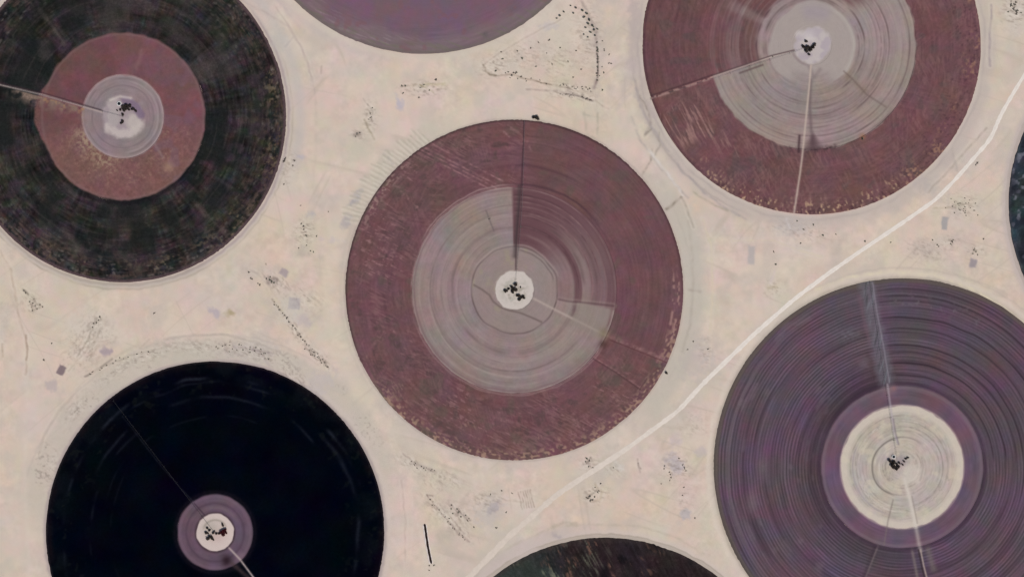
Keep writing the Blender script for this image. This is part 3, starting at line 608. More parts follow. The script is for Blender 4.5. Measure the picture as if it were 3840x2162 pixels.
    d = segd(x, y, st(3165, 268, 3200, 300, 3250, 355, 3320, 400)); c = mix(c, (104, 88, 86), .45 * g(d, 4)); c = mix(c, (150, 110, 84), .7 * g(np.hypot(x - 3235, y - 512), 12))
    pd = 1 - ss(60, 76, r + 8 * fb(x, y, 26, 251, 2)); c = mix(c, (184, 174, 174), pd)
    c = mix(c, (166, 154, 164), pd * .7 * ss(-.1, .6, fb(x, y, 30, 252, 2))); c = mix(c, (204, 196, 196), pd * .6 * g(np.hypot(x - 3032, y - 140), 26)); c = mix(c, (134, 118, 122), .55 * g(r - 76, 5) * sec(t, 200, 260, 12))
    return c

def col_A(x, y, r, t):
    c = np.zeros(x.shape + (3,)) + np.array((45.0, 41.0, 42.0))
    c = chroma(c, x, y, 301, 6, 44); c = chroma(c, x, y, 305, 4, 18)
    c = lum(c, .20 * fb(x, y, 90, 303, 2) + .10 * fb(x, y, 22, 302, 2) + .24 * pn(r, t, 7, 36, 304, 2) + .20 * pn(r, t, 90, 240, 306, 2))
    c = mix(c, (28, 34, 34), .6 * ss(.1, .8, fb(x, y, 80, 307, 2)) * (1 - ss(470, 600, r)))
    c = mix(c, (78, 69, 69), .6 * ss(.1, .9, fb(x, y, 90, 309, 2)) * (.5 + .5 * sec(t, 20, 170, 30)))
    c = mix(c, (86, 71, 66), .75 * ss(-.1, .7, .6 * fb(x, y, 26, 311, 3) + .6 * pn(r, t, 7, 70, 310, 2)) * ss(440, 590, r))
    c = mix(c, (112, 98, 80), .75 * ss(.15, .7, fb(x, y, 10, 312, 2)) * ss(-.2, .4, fb(x, y, 60, 313, 2)) * ss(490, 580, r) * sec(t, -180, 25, 10))
    c = mix(c, (104, 98, 94), .6 * ss(.4, .95, .6 * fb(x, y, 13, 314, 2) + .6 * pn(r, t, 6, 150, 308, 1)) * (.35 + .65 * ss(450, 600, r)))
    c = mix(c, (22, 24, 25), .6 * ss(.2, .7, fb(x, y, 13, 315, 2)) * ss(450, 600, r))
    c = mix(c, (52, 60, 50), .35 * ss(.5, 1, fb(x, y, 40, 316, 2)) * ss(380, 500, r)); c = mix(c, (62, 48, 58), .5 * ss(.4, 1, fb(x, y, 50, 317, 2)))
    c = mix(c, (100, 80, 60), .5 * ss(.3, .9, fb(x, y, 7, 318, 2)) * sec(t, -35, 8, 6) * ss(540, 590, r))
    # dull radial bands
    for p, w_, s_ in ((st(415, 0, 425, 120), 34, .6), (st(150, 40, 195, 95, 240, 165), 10, .5), (st(640, 90, 720, 170, 780, 240), 26, .45), (st(740, 770, 800, 830, 850, 880), 10, .5), (st(240, 690, 280, 740), 10, .4), (st(660, 40, 770, 90), 8, .35), (st(470, 960, 520, 1020), 26, .35), (st(240, 860, 320, 960), 12, .35)):
        d = segd(x, y, p); c = mix(c, (88, 78, 76), s_ * g(d + 6 * fb(x, y, 24, 320, 2), w_))
    c = mix(c, (27, 31, 31), .75 * ss(-.4, .5, fb(x, y, 90, 319, 2)) * (1 - ss(440, 580, r)) * (1 - .6 * sec(t, 20, 110, 20)))
    for r0 in (352, 398, 440, 478, 520, 556, 588): c = mix(c, (74, 66, 66), .3 * g(r + 3 * fb(x, y, 60, 322, 1) - r0, 3) * ss(-.1, .6, pn(r, t, 60, 30, 323 + r0, 1))); c = mix(c, (84, 68, 72), .5 * g(r - 609, 6))
    # inner maroon disc
    rc = np.zeros_like(c) + np.array((113.0, 79.0, 82.0))
    rc = chroma(rc, x, y, 331, 5, 60); rc = chroma(rc, x, y, 335, 3, 24); rc = lum(rc, .04 * fb(x, y, 40, 333, 3)); rc = lum(rc, -.07 * sec(t, 100, 196, 8))
    low = sec(t, 196, 350, 14)
    rc = mix(rc, (152, 124, 110), .6 * low * ss(.1, .8, fb(x, y, 9, 337, 3)) * (1 - ss(230, 290, r))); rc = mix(rc, (122, 90, 85), .45 * low)
    rc = mix(rc, (158, 138, 118), .75 * sec(t, 196, 262, 14) * (1 - ss(170, 235, r)) * ss(-.5, .6, fb(x, y, 8, 339, 3))); rc = lum(rc, .045 * fb(x, y, 9, 340, 2) * (.4 + low))
    rc = mix(rc, (112, 88, 104), .45 * ss(.2, .8, fb(x, y, 50, 341, 2)) * sec(t, 290, 400, 15)); rc = mix(rc, (164, 136, 112), .6 * g(np.hypot(x - 632, y - 625), 20)); rc = mix(rc, (142, 122, 124), .4 * g(segd(x, y, st(575, 530, 610, 590)), 6))
    rc = mix(rc, (130, 98, 100), .5 * g(segd(x, y, st(530, 190, 525, 225, 510, 255)), 8))
    ext = 309 + 22 * sec(t, 163, 192, 10) + 3 * fb(x, y, 30, 343, 2)
    mr_ = 1 - ss(-6, 5, r - ext); c = c * (1 - mr_[..., None]) + rc * mr_[..., None]
    c = mix(c, (126, 104, 104), .35 * g(r - 303, 5)); c = mix(c, (26, 22, 28), .5 * g(r - ext - 10, 7) * sec(t, 200, 330, 14))
    # grey disc with thin rings
    gm = 1 - ss(150, 156, r + 3.5 * fb(x, y, 36, 351, 2)); gc = np.zeros_like(c) + np.array((137.0, 122.0, 125.0)); gc = chroma(gc, x, y, 353, 4, 50)
    gc = lum(gc, .035 * pn(r, t, 5, 30, 355, 2) + .03 * fb(x, y, 50, 356, 2)); c = c * (1 - gm[..., None]) + gc * gm[..., None]
    c = mix(c, (168, 148, 150), .7 * g(r - 152, 3.4)); c = mix(c, (112, 98, 100), .5 * g(r - 140, 3) * ss(-.3, .5, pn(r, t, 50, 20, 357))); c = mix(c, (160, 146, 148), .5 * g(r - 132, 3) * sec(t, -80, 80, 12)); c = mix(c, (112, 98, 104), .4 * g(r - 115, 3))
    # pale wedge beside the pivot line
    ln = st(0, 318, 160, 356, 300, 396, 400, 426); d = segd(x, y, ln); below = ss(0, 6, (y - 318) - (x) * .27)
    c = mix(c, (130, 110, 100), .9 * below * (1 - ss(10, 62, d - 10 * fb(x, y, 24, 361, 2))) * (1 - ss(318, 334, x)) * ss(0, 90, x) * ss(-.9, .2, fb(x, y, 20, 362, 2))); c = mix(c, (156, 122, 94), .7 * below * (1 - ss(8, 44, d)) * (x < 330) * (x > 130) * ss(.1, .6, fb(x, y, 12, 363, 2)))
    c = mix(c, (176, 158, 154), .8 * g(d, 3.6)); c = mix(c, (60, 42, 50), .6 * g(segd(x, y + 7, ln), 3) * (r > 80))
    # irregular pad
    q = np.hypot((x - 462) / 1.02, (y - 438)) + 9 * fb(x, y, 30, 365, 2)
    c = mix(c, (156, 142, 148), 1 - ss(68, 80, q)); c = mix(c, (190, 178, 175), .8 * (1 - ss(4, 26, segd(x, y, st(405, 480, 440, 502, 490, 500, 525, 470)) + 6 * fb(x, y, 16, 366, 2)))); c = mix(c, (188, 178, 172), .7 * (1 - ss(16, 44, np.hypot(x - 500, y - 455) + 8 * fb(x, y, 20, 367, 2)))); c = mix(c, (178, 166, 166), .6 * (1 - ss(14, 34, np.hypot(x - 428, y - 388) + 8 * fb(x, y, 16, 368, 2)))); c = mix(c, (172, 164, 162), .6 * (1 - ss(16, 40, np.hypot(x - 425, y - 438) + 8 * fb(x, y, 16, 369, 2))))
    c = mix(c, (118, 100, 122), .8 * (1 - ss(8, 22, segd(x, y, st(470, 375, 510, 400, 528, 430))))) ; c = mix(c, (208, 198, 190), .6 * g(segd(x, y, st(415, 375, 450, 362, 490, 368)), 6))
    return c

def col_E(x, y, r, t):
    c = np.zeros(x.shape + (3,)) + np.array((3.0, 6.0, 15.0))
    c = c + np.stack([2.5 * fb(x, y, 70, 401, 3), 3.5 * fb(x, y, 90, 403, 3), 3.5 * fb(x, y, 80, 405, 3)], -1); c = np.clip(c, .5, 255)
    c = mix(c, (14, 19, 24), .6 * ss(520, 610, r) * ss(-.3, .6, fb(x, y, 60, 407, 2))); c = mix(c, (30, 18, 22), .5 * g(r - 622, 12) * (.5 + .5 * fb(x, y, 40, 408, 2)))
    rr = r + 7 * fb(x, y, 120, 409, 2)
    for r0, w_, s_, a0, a1, sd in ((573, 7, .8, 20, 140, 1), (555, 5, .5, 60, 130, 2), (500, 6, .55, 35, 150, 3), (540, 8, .6, -20, 40, 4), (575, 6, .5, 150, 200, 5), (470, 5, .4, 130, 215, 6), (430, 4, .25, 60, 160, 7), (395, 4, .22, 140, 220, 8)):
        c = mix(c, (34, 38, 48), s_ * g(rr - r0, w_) * sec(t, a0, a1, 7) * ss(-.3, .6, pn(r, t, 60, 40, 410 + sd, 2)))
    c = mix(c, (30, 34, 30), .35 * ss(.5, 1, fb(x, y, 22, 420, 2)) * ss(440, 560, r))
    d = segd(x, y, st(460, 1560, 500, 1610, 545, 1670, 600, 1740, 670, 1820, 730, 1885)); c = mix(c, (40, 42, 50), .6 * g(d, 3.2) * (.65 + .4 * fb(x, y, 24, 421, 2)))
    c = mix(c, (60, 48, 50), .45 * g(r - 632, 4))
    m = 1 - ss(138, 147, r + 2 * fb(x, y, 40, 423, 2)); v = np.zeros_like(c) + np.array((97.0, 79.0, 93.0)); v = chroma(v, x, y, 425, 4, 36); v = lum(v, .04 * pn(r, t, 8, 20, 426, 2) + .03 * fb(x, y, 24, 427, 2))
    c = c * (1 - m[..., None]) + v * m[..., None]; c = mix(c, (74, 58, 72), .5 * g(r - 108, 5)); c = mix(c, (116, 96, 112), .4 * g(r - 132, 6)); c = mix(c, (124, 108, 112), .4 * g(r - 92, 7) * sec(t, 30, 110, 20)); c = mix(c, (34, 26, 36), .4 * g(r - 150, 8))
    d = segd(x, y, st(728, 1885, 768, 1930)); c = mix(c, (60, 46, 60), .7 * g(d, 3))
    # south-east track with the dark wet corner beside it
    c = mix(c, (36, 22, 30), .8 * g(np.hypot((x - 850), (y - 2100) * .9), 20)); c = mix(c, (128, 106, 118), .5 * g(np.hypot(x - 905, y - 2080), 16) * m); c = mix(c, (74, 58, 60), .6 * g(segd(x, y, st(870, 2110, 930, 2162)), 9))
    d = segd(x, y, st(855, 2048, 900, 2095, 960, 2175, 1040, 2290)); c = mix(c, (176, 160, 158), .85 * g(d, 4))
    c = mix(c, (60, 46, 52), .7 * g(r - 73, 4)); p = 1 - ss(68, 72, r + 1.5 * fb(x, y, 18, 431, 2)); c = mix(c, (200, 184, 180), p); c = mix(c, (158, 152, 144), .55 * p * g(np.hypot(x - 790, y - 1980), 34)); c = mix(c, (130, 122, 112), .5 * p * g(r - 46, 4) * sec(t, 30, 160, 15)); c = mix(c, (186, 160, 158), .5 * p * g(np.hypot(x - 815, y - 2010), 24))
    return c

def col_F(x, y, r, t):
    c = np.zeros(x.shape + (3,)) + np.array((90.0, 74.0, 86.0))
    c = chroma(c, x, y, 501, 5, 80); c = chroma(c, x, y, 505, 2.5, 30); c = mix(c, (76, 76, 82), .35 * ss(.2, .9, fb(x, y, 70, 507, 2)))
    smooth = sec(t, 0, 97, 4) * .5
    ph = r + 1.2 * fb(x, y, 60, 509, 1)
    rows = np.cos(ph * 2 * math.pi / 11.6) * (.6 + .4 * pn(r, t, 60, 24, 511, 2)) + .45 * pn(r, t, 4.2, 30, 512, 1)
    rows = rows * (1 - smooth) + smooth * (.9 * pn(r, t, 5.2, 14, 514, 2) + .3 * np.cos(ph * 2 * math.pi / 15))
    c = lum(c, .165 * rows * (.85 + .3 * pn(r, t, 40, 9, 518, 2))); c = mix(c, (54, 42, 52), .3 * ss(.35, .9, pn(r, t, 13, 9, 522, 1)))
    c = mix(c, (112, 98, 108), .4 * ss(.5, 1.1, pn(r, t, 26, 50, 515, 2)) * sec(t, 97, 250, 6)); c = mix(c, (52, 42, 52), .6 * g(r - 318, 14) * sec(t, 97, 150, 10)); c = mix(c, (56, 46, 54), .35 * (1 - ss(330, 420, r)) * sec(t, 97, 280, 12))
    for r0, s_ in ((640, .6), (560, .7), (520, .5), (455, .6), (430, .5), (390, .7), (345, .6)): c = mix(c, (48, 38, 46), s_ * g(ph - r0, 3.4) * sec(t, 5, 96, 5))
    c = mix(c, (120, 106, 114), .5 * g(ph - 655, 5) * sec(t, 130, 215, 20)); c = mix(c, (122, 108, 116), .5 * g(np.hypot((x - 2820) / 1.0, (y - 1880) / 2.2), 22)); c = mix(c, (108, 96, 100), .4 * g(np.hypot((x - 2860), (y - 1750) / 2), 24))
    c = mix(c, (92, 84, 76), .7 * ss(684, 698, r)); c = mix(c, (108, 98, 106), .5 * ss(.4, 1, fb(x, y, 12, 516, 2)) * g(r - 620, 30) * sec(t, 60, 96, 6))
    c = mix(c, (112, 108, 118), .5 * g(np.hypot((x - 3180) / 1.5, y - 1255), 26) * (.6 + .6 * fb(x, y, 10, 517, 2)))
    # strip of the waiting pivot
    ln = st(3250, 1062, 3275, 1190, 3300, 1310, 3325, 1440); d = segd(x, y, ln); c = mix(c, (104, 102, 112), .6 * (1 - ss(14, 44, d + 6 * fb(x, y, 16, 524, 2)))); u, v = rot(x, y, -79)
    c = mix(c, (120, 124, 132), .5 * (1 - ss(12, 24, d)) * ss(.0, .7, fb(u * .08, v, 6, 519, 2))); c = mix(c, (60, 60, 64), .5 * (1 - ss(12, 24, d)) * ss(.2, .9, fb(u * .08 + 40, v, 6, 520, 2))); c = mix(c, (136, 128, 140), .6 * g(segd(x, y, st(3272, 1060, 3290, 1180, 3312, 1290, 3336, 1440)), 3)); c = mix(c, (106, 84, 96), .5 * g(segd(x, y, st(3222, 1110, 3240, 1200, 3262, 1290)), 7)); c = mix(c, (70, 56, 58), .3 * g(segd(x, y, st(3255, 1330, 3275, 1410)), 12))
    # rays to the south
    c = mix(c, (132, 120, 116), .55 * g(segd(x, y, st(3420, 2060, 3440, 2162, 3462, 2300)), 6)); c = mix(c, (124, 110, 112), .6 * g(segd(x, y, st(3292, 2045, 3255, 2138, 3210, 2250)), 4)); c = mix(c, (58, 46, 58), .4 * g(segd(x, y, st(3280, 2050, 3240, 2162)), 8)); c = mix(c, (120, 112, 106), .5 * g(segd(x, y, st(3478, 2050, 3500, 2130)), 12))
    # violet ring
    m = 1 - ss(300, 308, r + 2 * fb(x, y, 40, 523, 2)); v_ = np.zeros_like(c) + np.array((101.0, 82.0, 97.0)); v_ = chroma(v_, x, y, 525, 6, 60); v_ = lum(v_, .05 * pn(r, t, 6, 24, 526, 2) + .04 * fb(x, y, 50, 527, 2)); v_ = mix(v_, (112, 80, 90), .35 * ss(0, .8, fb(x, y, 60, 528, 2))); v_ = mix(v_, (122, 108, 116), .45 * g(r - 296, 7))
    c = c * (1 - m[..., None]) + v_ * m[..., None]; c = mix(c, (60, 44, 60), .5 * g(r - 312, 6)); c = mix(c, (130, 108, 112), .6 * g(np.hypot((x - 3335) / 1.6, y - 1462), 18) ); c = mix(c, (150, 104, 104), .5 * g(np.hypot(x - 3352, y - 1455), 10))
    # cream disc
    m = 1 - ss(227, 233, r + 2.5 * fb(x, y, 30, 531, 2)); d_ = np.zeros_like(c) + np.array((179.0, 168.0, 161.0)); d_ = chroma(d_, x, y, 533, 5, 40)
    d_ = lum(d_, .045 * pn(r, t, 4, 26, 535, 2) * (1 - ss(196, 210, r)) + .02 * fb(x, y, 30, 536, 2)); d_ = mix(d_, (200, 188, 177), .8 * ss(196, 212, r)); d_ = fine_rings(d_, x, y, r, t, 48, 204, 34, 77, (134, 124, 120), (200, 190, 182), .6); d_ = mix(d_, (150, 142, 134), .5 * ss(.35, .9, pn(r, t, 5, 90, 537, 2)) * g(r - 170, 28)); d_ = mix(d_, (206, 194, 174), .4 * ss(.2, .9, fb(x, y, 34, 538, 2)))
    d_ = mix(d_, (112, 104, 100), .75 * g(r + 2 * fb(x, y, 50, 539, 1) - 112, 3.4) * sec(t, 95, 250, 12)); d_ = mix(d_, (132, 122, 120), .5 * g(r - 112, 3) * sec(t, 50, 100, 8)); d_ = mix(d_, (140, 130, 124), .4 * g(r - 172, 3) * sec(t, -30, 60, 14)); d_ = mix(d_, (146, 136, 142), .5 * g(r - 186, 3.5) * sec(t, 150, 250, 20))
    d_ = mix(d_, (202, 193, 184), .6 * (1 - ss(22, 52, np.hypot(x - 3425, y - 1775) + 5 * fb(x, y, 14, 540, 2)))); d_ = mix(d_, (156, 146, 142), .5 * g(segd(x, y, st(3456, 1715, 3462, 1750, 3450, 1800)), 4)); d_ = mix(d_, (146, 134, 140), .6 * (1 - ss(8, 30, np.hypot(x - 3380, y - 1725))))
    c = c * (1 - m[..., None]) + d_ * m[..., None]
    c = mix(c, (196, 178, 172), .55 * g(r - 231, 4)); d = segd(x, y, st(3328, 1440, 3342, 1540, 3352, 1620, 3366, 1660)); c = mix(c, (168, 158, 168), .6 * g(d, 4)); c = mix(c, (116, 104, 116), .5 * g(segd(x, y, st(3350, 1570, 3358, 1620, 3370, 1665)), 3.5))
    d = segd(x, y, st(3349, 1873, 3330, 1950, 3315, 2040)); c = mix(c, (120, 108, 106), .5 * g(d, 3.2)); d = segd(x, y, st(3392, 1795, 3412, 1870, 3432, 1960, 3446, 2036, 3452, 2060)); c = mix(c, (202, 192, 184), .85 * g(d, 8) * (1 - .45 * ss(231, 240, r))); c = mix(c, (136, 124, 118), .45 * g(segd(x, y, st(3420, 1860, 3440, 1960)), 3))
    d = segd(x, y, st(3452, 2060, 3464, 2120, 3482, 2190, 3510, 2300)); c = mix(c, (178, 160, 150), .75 * g(d, 3.4)); c = mix(c, (50, 38, 40), .6 * g(segd(x, y, st(3444, 2060, 3458, 2130, 3474, 2190)), 3.4))
    return c

def col_B(x, y, r, t):
    c = np.zeros(x.shape + (3,)) + np.array((114.0, 91.0, 104.0)); c = chroma(c, x, y, 601, 5, 80); c = chroma(c, x, y, 603, 3, 26)
    c = mix(c, (122, 108, 110), .65 * ss(590, 660, r + 26 * fb(x, y, 70, 605, 2))); c = lum(c, .045 * pn(r, t, 8, 50, 607, 2) * ss(540, 640, r))
    u, v = rot(x, y, 22); c = mix(c, (146, 128, 134), .5 * ss(.2, .9, fb(u / 9, v, 6, 609, 2)) * ss(590, 640, r) * sec(t, 225, 268, 10)); c = mix(c, (112, 108, 96), .55 * ss(.1, .8, fb(u / 5, v, 9, 611, 2)) * ss(620, 665, r)); c = mix(c, (122, 88, 94), .5 * ss(.5, 1, fb(x, y, 30, 613, 2)))
    c = mix(c, (104, 96, 92), .6 * g(r - 679, 6)); c = mix(c, (84, 82, 82), .5 * g(np.hypot(x - 1820, y - 130), 12))
    return c

def col_G(x, y, r, t):
    c = np.zeros(x.shape + (3,)) + np.array((40.0, 38.0, 40.0)); c = chroma(c, x, y, 701, 6, 50); c = lum(c, .22 * fb(x, y, 44, 703, 3)); uq, vq = rot(x, y, 62); c = lum(c, .35 * fb(uq / 6, vq, 7, 710, 2)); c = mix(c, (84, 76, 74), .7 * ss(.25, .8, fb(x, y, 9, 711, 2)) * ss(-.1, .5, fb(x, y, 50, 712, 2)))
    c = mix(c, (52, 60, 56), .7 * sec(t, 108, 150, 10)); c = mix(c, (42, 30, 34), .6 * sec(t, 40, 104, 12)); u, v = rot(x, y, 62)
    c = mix(c, (112, 114, 98), .8 * ss(.15, .75, fb(u / 9, v, 7, 705, 2)) * ss(-.2, .6, fb(x, y, 60, 706, 2)) * sec(t, 92, 150, 10)); c = mix(c, (108, 80, 70), .8 * ss(.1, .7, fb(u / 4, v, 8, 707, 2)) * ss(-.1, .5, fb(x, y, 50, 708, 2)) * sec(t, 70, 112, 10)); c = mix(c, (58, 50, 50), .5 * ss(655, 676, r))
    c = mix(c, (12, 12, 16), .5 * ss(.2, .9, fb(x, y, 60, 709, 2)) * sec(t, 50, 100, 12))
    return c

def col_H(x, y, r, t):
    c = np.zeros(x.shape + (3,)) + np.array((46.0, 55.0, 60.0)); c = chroma(c, x, y, 801, 5, 40); c = lum(c, .18 * fb(x, y, 30, 803, 3))
    c = mix(c, (112, 112, 124), .75 * ss(.35, .8, fb(x, y, 20, 805, 2))); c = mix(c, (24, 24, 36), .5 * ss(.2, .9, fb(x, y, 60, 807, 2))); c = mix(c, (92, 84, 92), .5 * ss(676, 688, r) * (.6 + .4 * fb(x, y, 20, 809, 2)))
    return c

# ================================================================== FIELD GEOMETRY
def annulus(name, f, r0, r1, z, colf, mat, parent, dr=2.6, dt=3.2, rag=1.5, seed=1, label=None, rag_in=0.0, top=None):
    na = int(2 * math.pi * r1 / dt); t = np.arange(na) * 360.0 / na; tr = np.radians(t)
    rs_ = list(np.arange(r0, r1, dr)) + [r1]
    if r0 <= 0: rs_[0] = 0.4
    R, T = np.meshgrid(np.array(rs_), t, indexing='ij'); TR = np.radians(T)
    fr = (R - rs_[0]) / (rs_[-1] - rs_[0])
    nz = .55 * pn(R * 0, T, 10, int(na / 2), seed, 1) * (.5 + .8 * pn(R * 0, T, 10, 60, seed + 3, 1)) + .8 * pn(R * 0, T, 10, int(na / 14), seed + 5, 2) * (.6 + .6 * pn(R * 0, T, 10, 9, seed + 6, 1)) + .6 * pn(R * 0, T, 10, 17, seed + 9, 2)
    near = np.clip(1 - (rs_[-1] - R) / 14.0, 0, 1)
    R = R + rag * nz * near
    if rag_in: R = R + rag_in * nz * np.clip(1 - (R - rs_[0]) / 14.0, 0, 1)
    X = f[0] + R * np.cos(TR); Y = f[1] - R * np.sin(TR) * f[3] / f[2]
    c = colf(X, Y, R, wrap(T))
    Z = np.full(R.shape, z)
    if top: Z = Z + top * fb(X, Y, 9, seed + 3, 2)
    P = np.stack([(X - f[0]) * S, (f[1] - Y) * S, Z], -1)
    C_ = alb(c)
    # skirts down to the ground on both borders
    lo = P[-1:].copy(); lo[..., 2] = 0.01; lo[..., :2] *= 1 + .25 / (r1 * S); P = np.concatenate([P, lo]); C_ = np.concatenate([C_, C_[-1:]])
    if r0 > 0:
        li = P[:1].copy(); li[..., 2] = 0.01; li[..., :2] *= 1 - .25 / (r0 * S); P = np.concatenate([li, P]); C_ = np.concatenate([C_[:1], C_])
    o = grid_obj(name, P, C_, mat, closed=True, parent=parent)
    if label: o['label'] = label
    return o

def field(f, label, parts, colf, seed, full=True):
    e = empty('crop_field', (wx(f[0]), wy(f[1]), 0)); tag(e, label, 'crop field', 'round irrigated fields on the desert plain')
    for k, (nm, r0, r1, z, mt, rag, rin, lab, top) in enumerate(parts):
        annulus(nm, f, r0, r1, z, colf, mt, e, rag=rag, seed=seed + k * 7, label=lab, rag_in=rin, top=top,
                dr=2.2 if f is F else 2.8, dt=3.4 if full else 4.5)
    return e

field(Cc, 'central round field of maroon crop with a wide grey inner disc and a dark vertical pivot line', [
    ('crop_ring', 383, 633, .85, M_crop, 1.3, 0, 'dark maroon crop ring with pale scratches', .12),
    ('stubble_disc', 74, 383, .80, M_stub, 0.3, 0, 'grey stubble disc with one maroon quadrant', None),
    ('dust_pad', 0, 74, .72, M_pale, 1.0, 0, 'pale round dust pad at the pivot', None)], col_C, 1100)
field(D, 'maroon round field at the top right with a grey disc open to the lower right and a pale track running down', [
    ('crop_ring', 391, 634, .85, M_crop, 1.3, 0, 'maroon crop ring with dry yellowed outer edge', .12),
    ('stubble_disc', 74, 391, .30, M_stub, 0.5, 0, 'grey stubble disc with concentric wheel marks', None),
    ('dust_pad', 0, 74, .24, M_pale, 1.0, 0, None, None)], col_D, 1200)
field(A, 'mottled dark green and brown field at the top left with a maroon middle disc', [
    ('crop_ring', 312, 611, .95, M_dark, 1.6, 0, 'blotchy dark green and brown crop ring', .15),
    ('inner_crop', 154, 312, .80, M_crop, 1.2, 0, 'dusty maroon inner crop band', .08),
    ('stubble_disc', 0, 154, .30, M_stub, 1.2, 0, 'grey bare disc with a pale patchy middle', None)], col_A, 1300)
field(Ee, 'nearly black round field at the bottom left with a small violet centre ring', [
    ('crop_ring', 143, 634, .95, M_dark, 1.2, 0, 'nearly black dense crop', .1),
    ('inner_crop', 71, 143, .5, M_stub, 0.8, 0, 'narrow violet ring round the pad', None),
    ('dust_pad', 0, 71, .24, M_pale, 0.8, 0, None, None)], col_E, 1400)
field(F, 'purple grey field at the lower right with fine concentric rows and a cream disc in its middle', [
    ('crop_ring', 305, 706, .80, M_rows, 1.2, 0, 'purple grey crop sown in fine concentric rows', None),
    ('inner_crop', 231, 305, .50, M_stub, 0.8, 0, 'violet ring round the cream disc', None),
    ('stubble_disc', 0, 231, .30, M_pale, 0.8, 0, 'cream bare disc with faint circular wheel marks', None)], col_F, 1500)
field(B, 'plain violet field cut off by the top edge of the view', [
    ('crop_ring', 90, 684, .70, M_stub, 1.4, 0, None, None), ('dust_pad', 0, 90, .24, M_pale, .8, 0, None, None)], col_B, 1600, False)
field(G, 'dark green and brown streaked field cut off by the bottom edge of the view', [
    ('crop_ring', 90, 679, .90, M_dark, 1.6, 0, None, .15), ('dust_pad', 0, 90, .24, M_pale, .8, 0, None, None)], col_G, 1700, False)
field(Hh, 'dark blue green speckled field showing only its curved edge at the right border', [
    ('crop_ring', 90, 689, .90, M_dark, 1.8, 0, None, .15), ('dust_pad', 0, 90, .24, M_pale, .8, 0, None, None)], col_H, 1800, False)

# ================================================================== PIVOT MACHINES
def pivot(hub, end, label, spans=8, bend=0.0, M_steel=M_steel):
    hx, hy = wx(hub[0]), wy(hub[1]); ex, ey = wx(end[0]), wy(end[1])
    L = math.hypot(ex - hx, ey - hy); a = math.atan2(ey - hy, ex - hx)
    root = empty('irrigation_pivot', (hx, hy, 0.25), a); tag(root, label, 'irrigation pivot', 'centre pivot irrigation machines')
    sl = L / spans; h = 3.9
    def by(x): return bend * math.sin(math.pi * x / L)
    tw = MB()                                   # pivot tower in the middle
    for sx in (-1, 1):
        for sy in (-1, 1): tw.tube((sx * 1.6, sy * 1.6, 0), (sx * .35, sy * .35, h + .4), .09)
    for z in (1.2, 2.6):
        q = 1.6 - 1.25 * z / (h + .4)
        for s1, s2 in (((-1, -1), (1, -1)), ((1, -1), (1, 1)), ((1, 1), (-1, 1)), ((-1, 1), (-1, -1))): tw.tube((s1[0] * q, s1[1] * q, z), (s2[0] * q, s2[1] * q, z), .05)
    tw.tube((0, 0, 0), (0, 0, h), .16); tw.build('centre_tower', M_steel, root)
    for k in range(spans):
        x0, x1 = k * sl, (k + 1) * sl
        p = MB(); n = 8; zs = []
        for i in range(n + 1):
            u = i / n; zs.append((x0 + u * sl, by(x0 + u * sl), h + .9 * math.sin(math.pi * u)))
        for q0, q1 in zip(zs[:-1], zs[1:]): p.tube(q0, q1, .16, caps=False)
        lowp = []
        for i in range(1, n):
            X, Y, Z = zs[i]; lo = (X, Y, Z - 1.3)
            for s in (-1, 1): p.tube((X, Y, Z), (X, Y + s * .75, Z - 1.3), .05, k=4)
            p.tube((X, Y - .75, Z - 1.3), (X, Y + .75, Z - 1.3), .05, k=4); lowp.append((X, Y, Z - 1.3))
        for s in (-1, 1):
            ln_ = [zs[0]] + [(X, Y + s * .75, Z) for X, Y, Z in lowp] + [zs[-1]]
            for q0, q1 in zip(ln_[:-1], ln_[1:]): p.tube(q0, q1, .045, k=4, caps=False)
        d = p
        for i in range(1, 17):
            X = x0 + sl * i / 17; d.tube((X, by(X), h - .1), (X, by(X), 1.4), .03, k=4)
        p.build('span', M_steel, root)
        X, Y = x1, by(x1); t = MB()
        for s in (-1, 1):
            t.tube((X, Y, h), (X - .1, Y + s * 2.0, .75), .07); t.tube((X, Y, h), (X + .5, Y + s * 2.0, .75), .05)
        t.tube((X, Y - 2.3, .75), (X, Y + 2.3, .75), .12)
        tower = t.build('wheel_tower', M_steel, root)
        for s in (-1, 1):
            wb = MB(); wb.tube((X - .18, Y + s * 2.1, .65), (X + .18, Y + s * 2.1, .65), .65, k=14); w_ = wb.build('wheel', M_tyre, tower)
    return root
pivot((1930, 1087), (1966, 455), 'irrigation pivot pointing straight up across the central maroon field', bend=-6)
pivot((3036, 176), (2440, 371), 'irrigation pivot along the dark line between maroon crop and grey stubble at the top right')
pivot((461, 437), (-140, 280), 'irrigation pivot reaching the left edge across the mottled dark field')
pivot((805, 1994), (425, 1500), 'irrigation pivot crossing the nearly black field towards the upper left', M_steel=M_rust)
pivot((3366, 1735), (3262, 1055), 'irrigation pivot lying in the blue grey strip of the purple field with concentric rows')

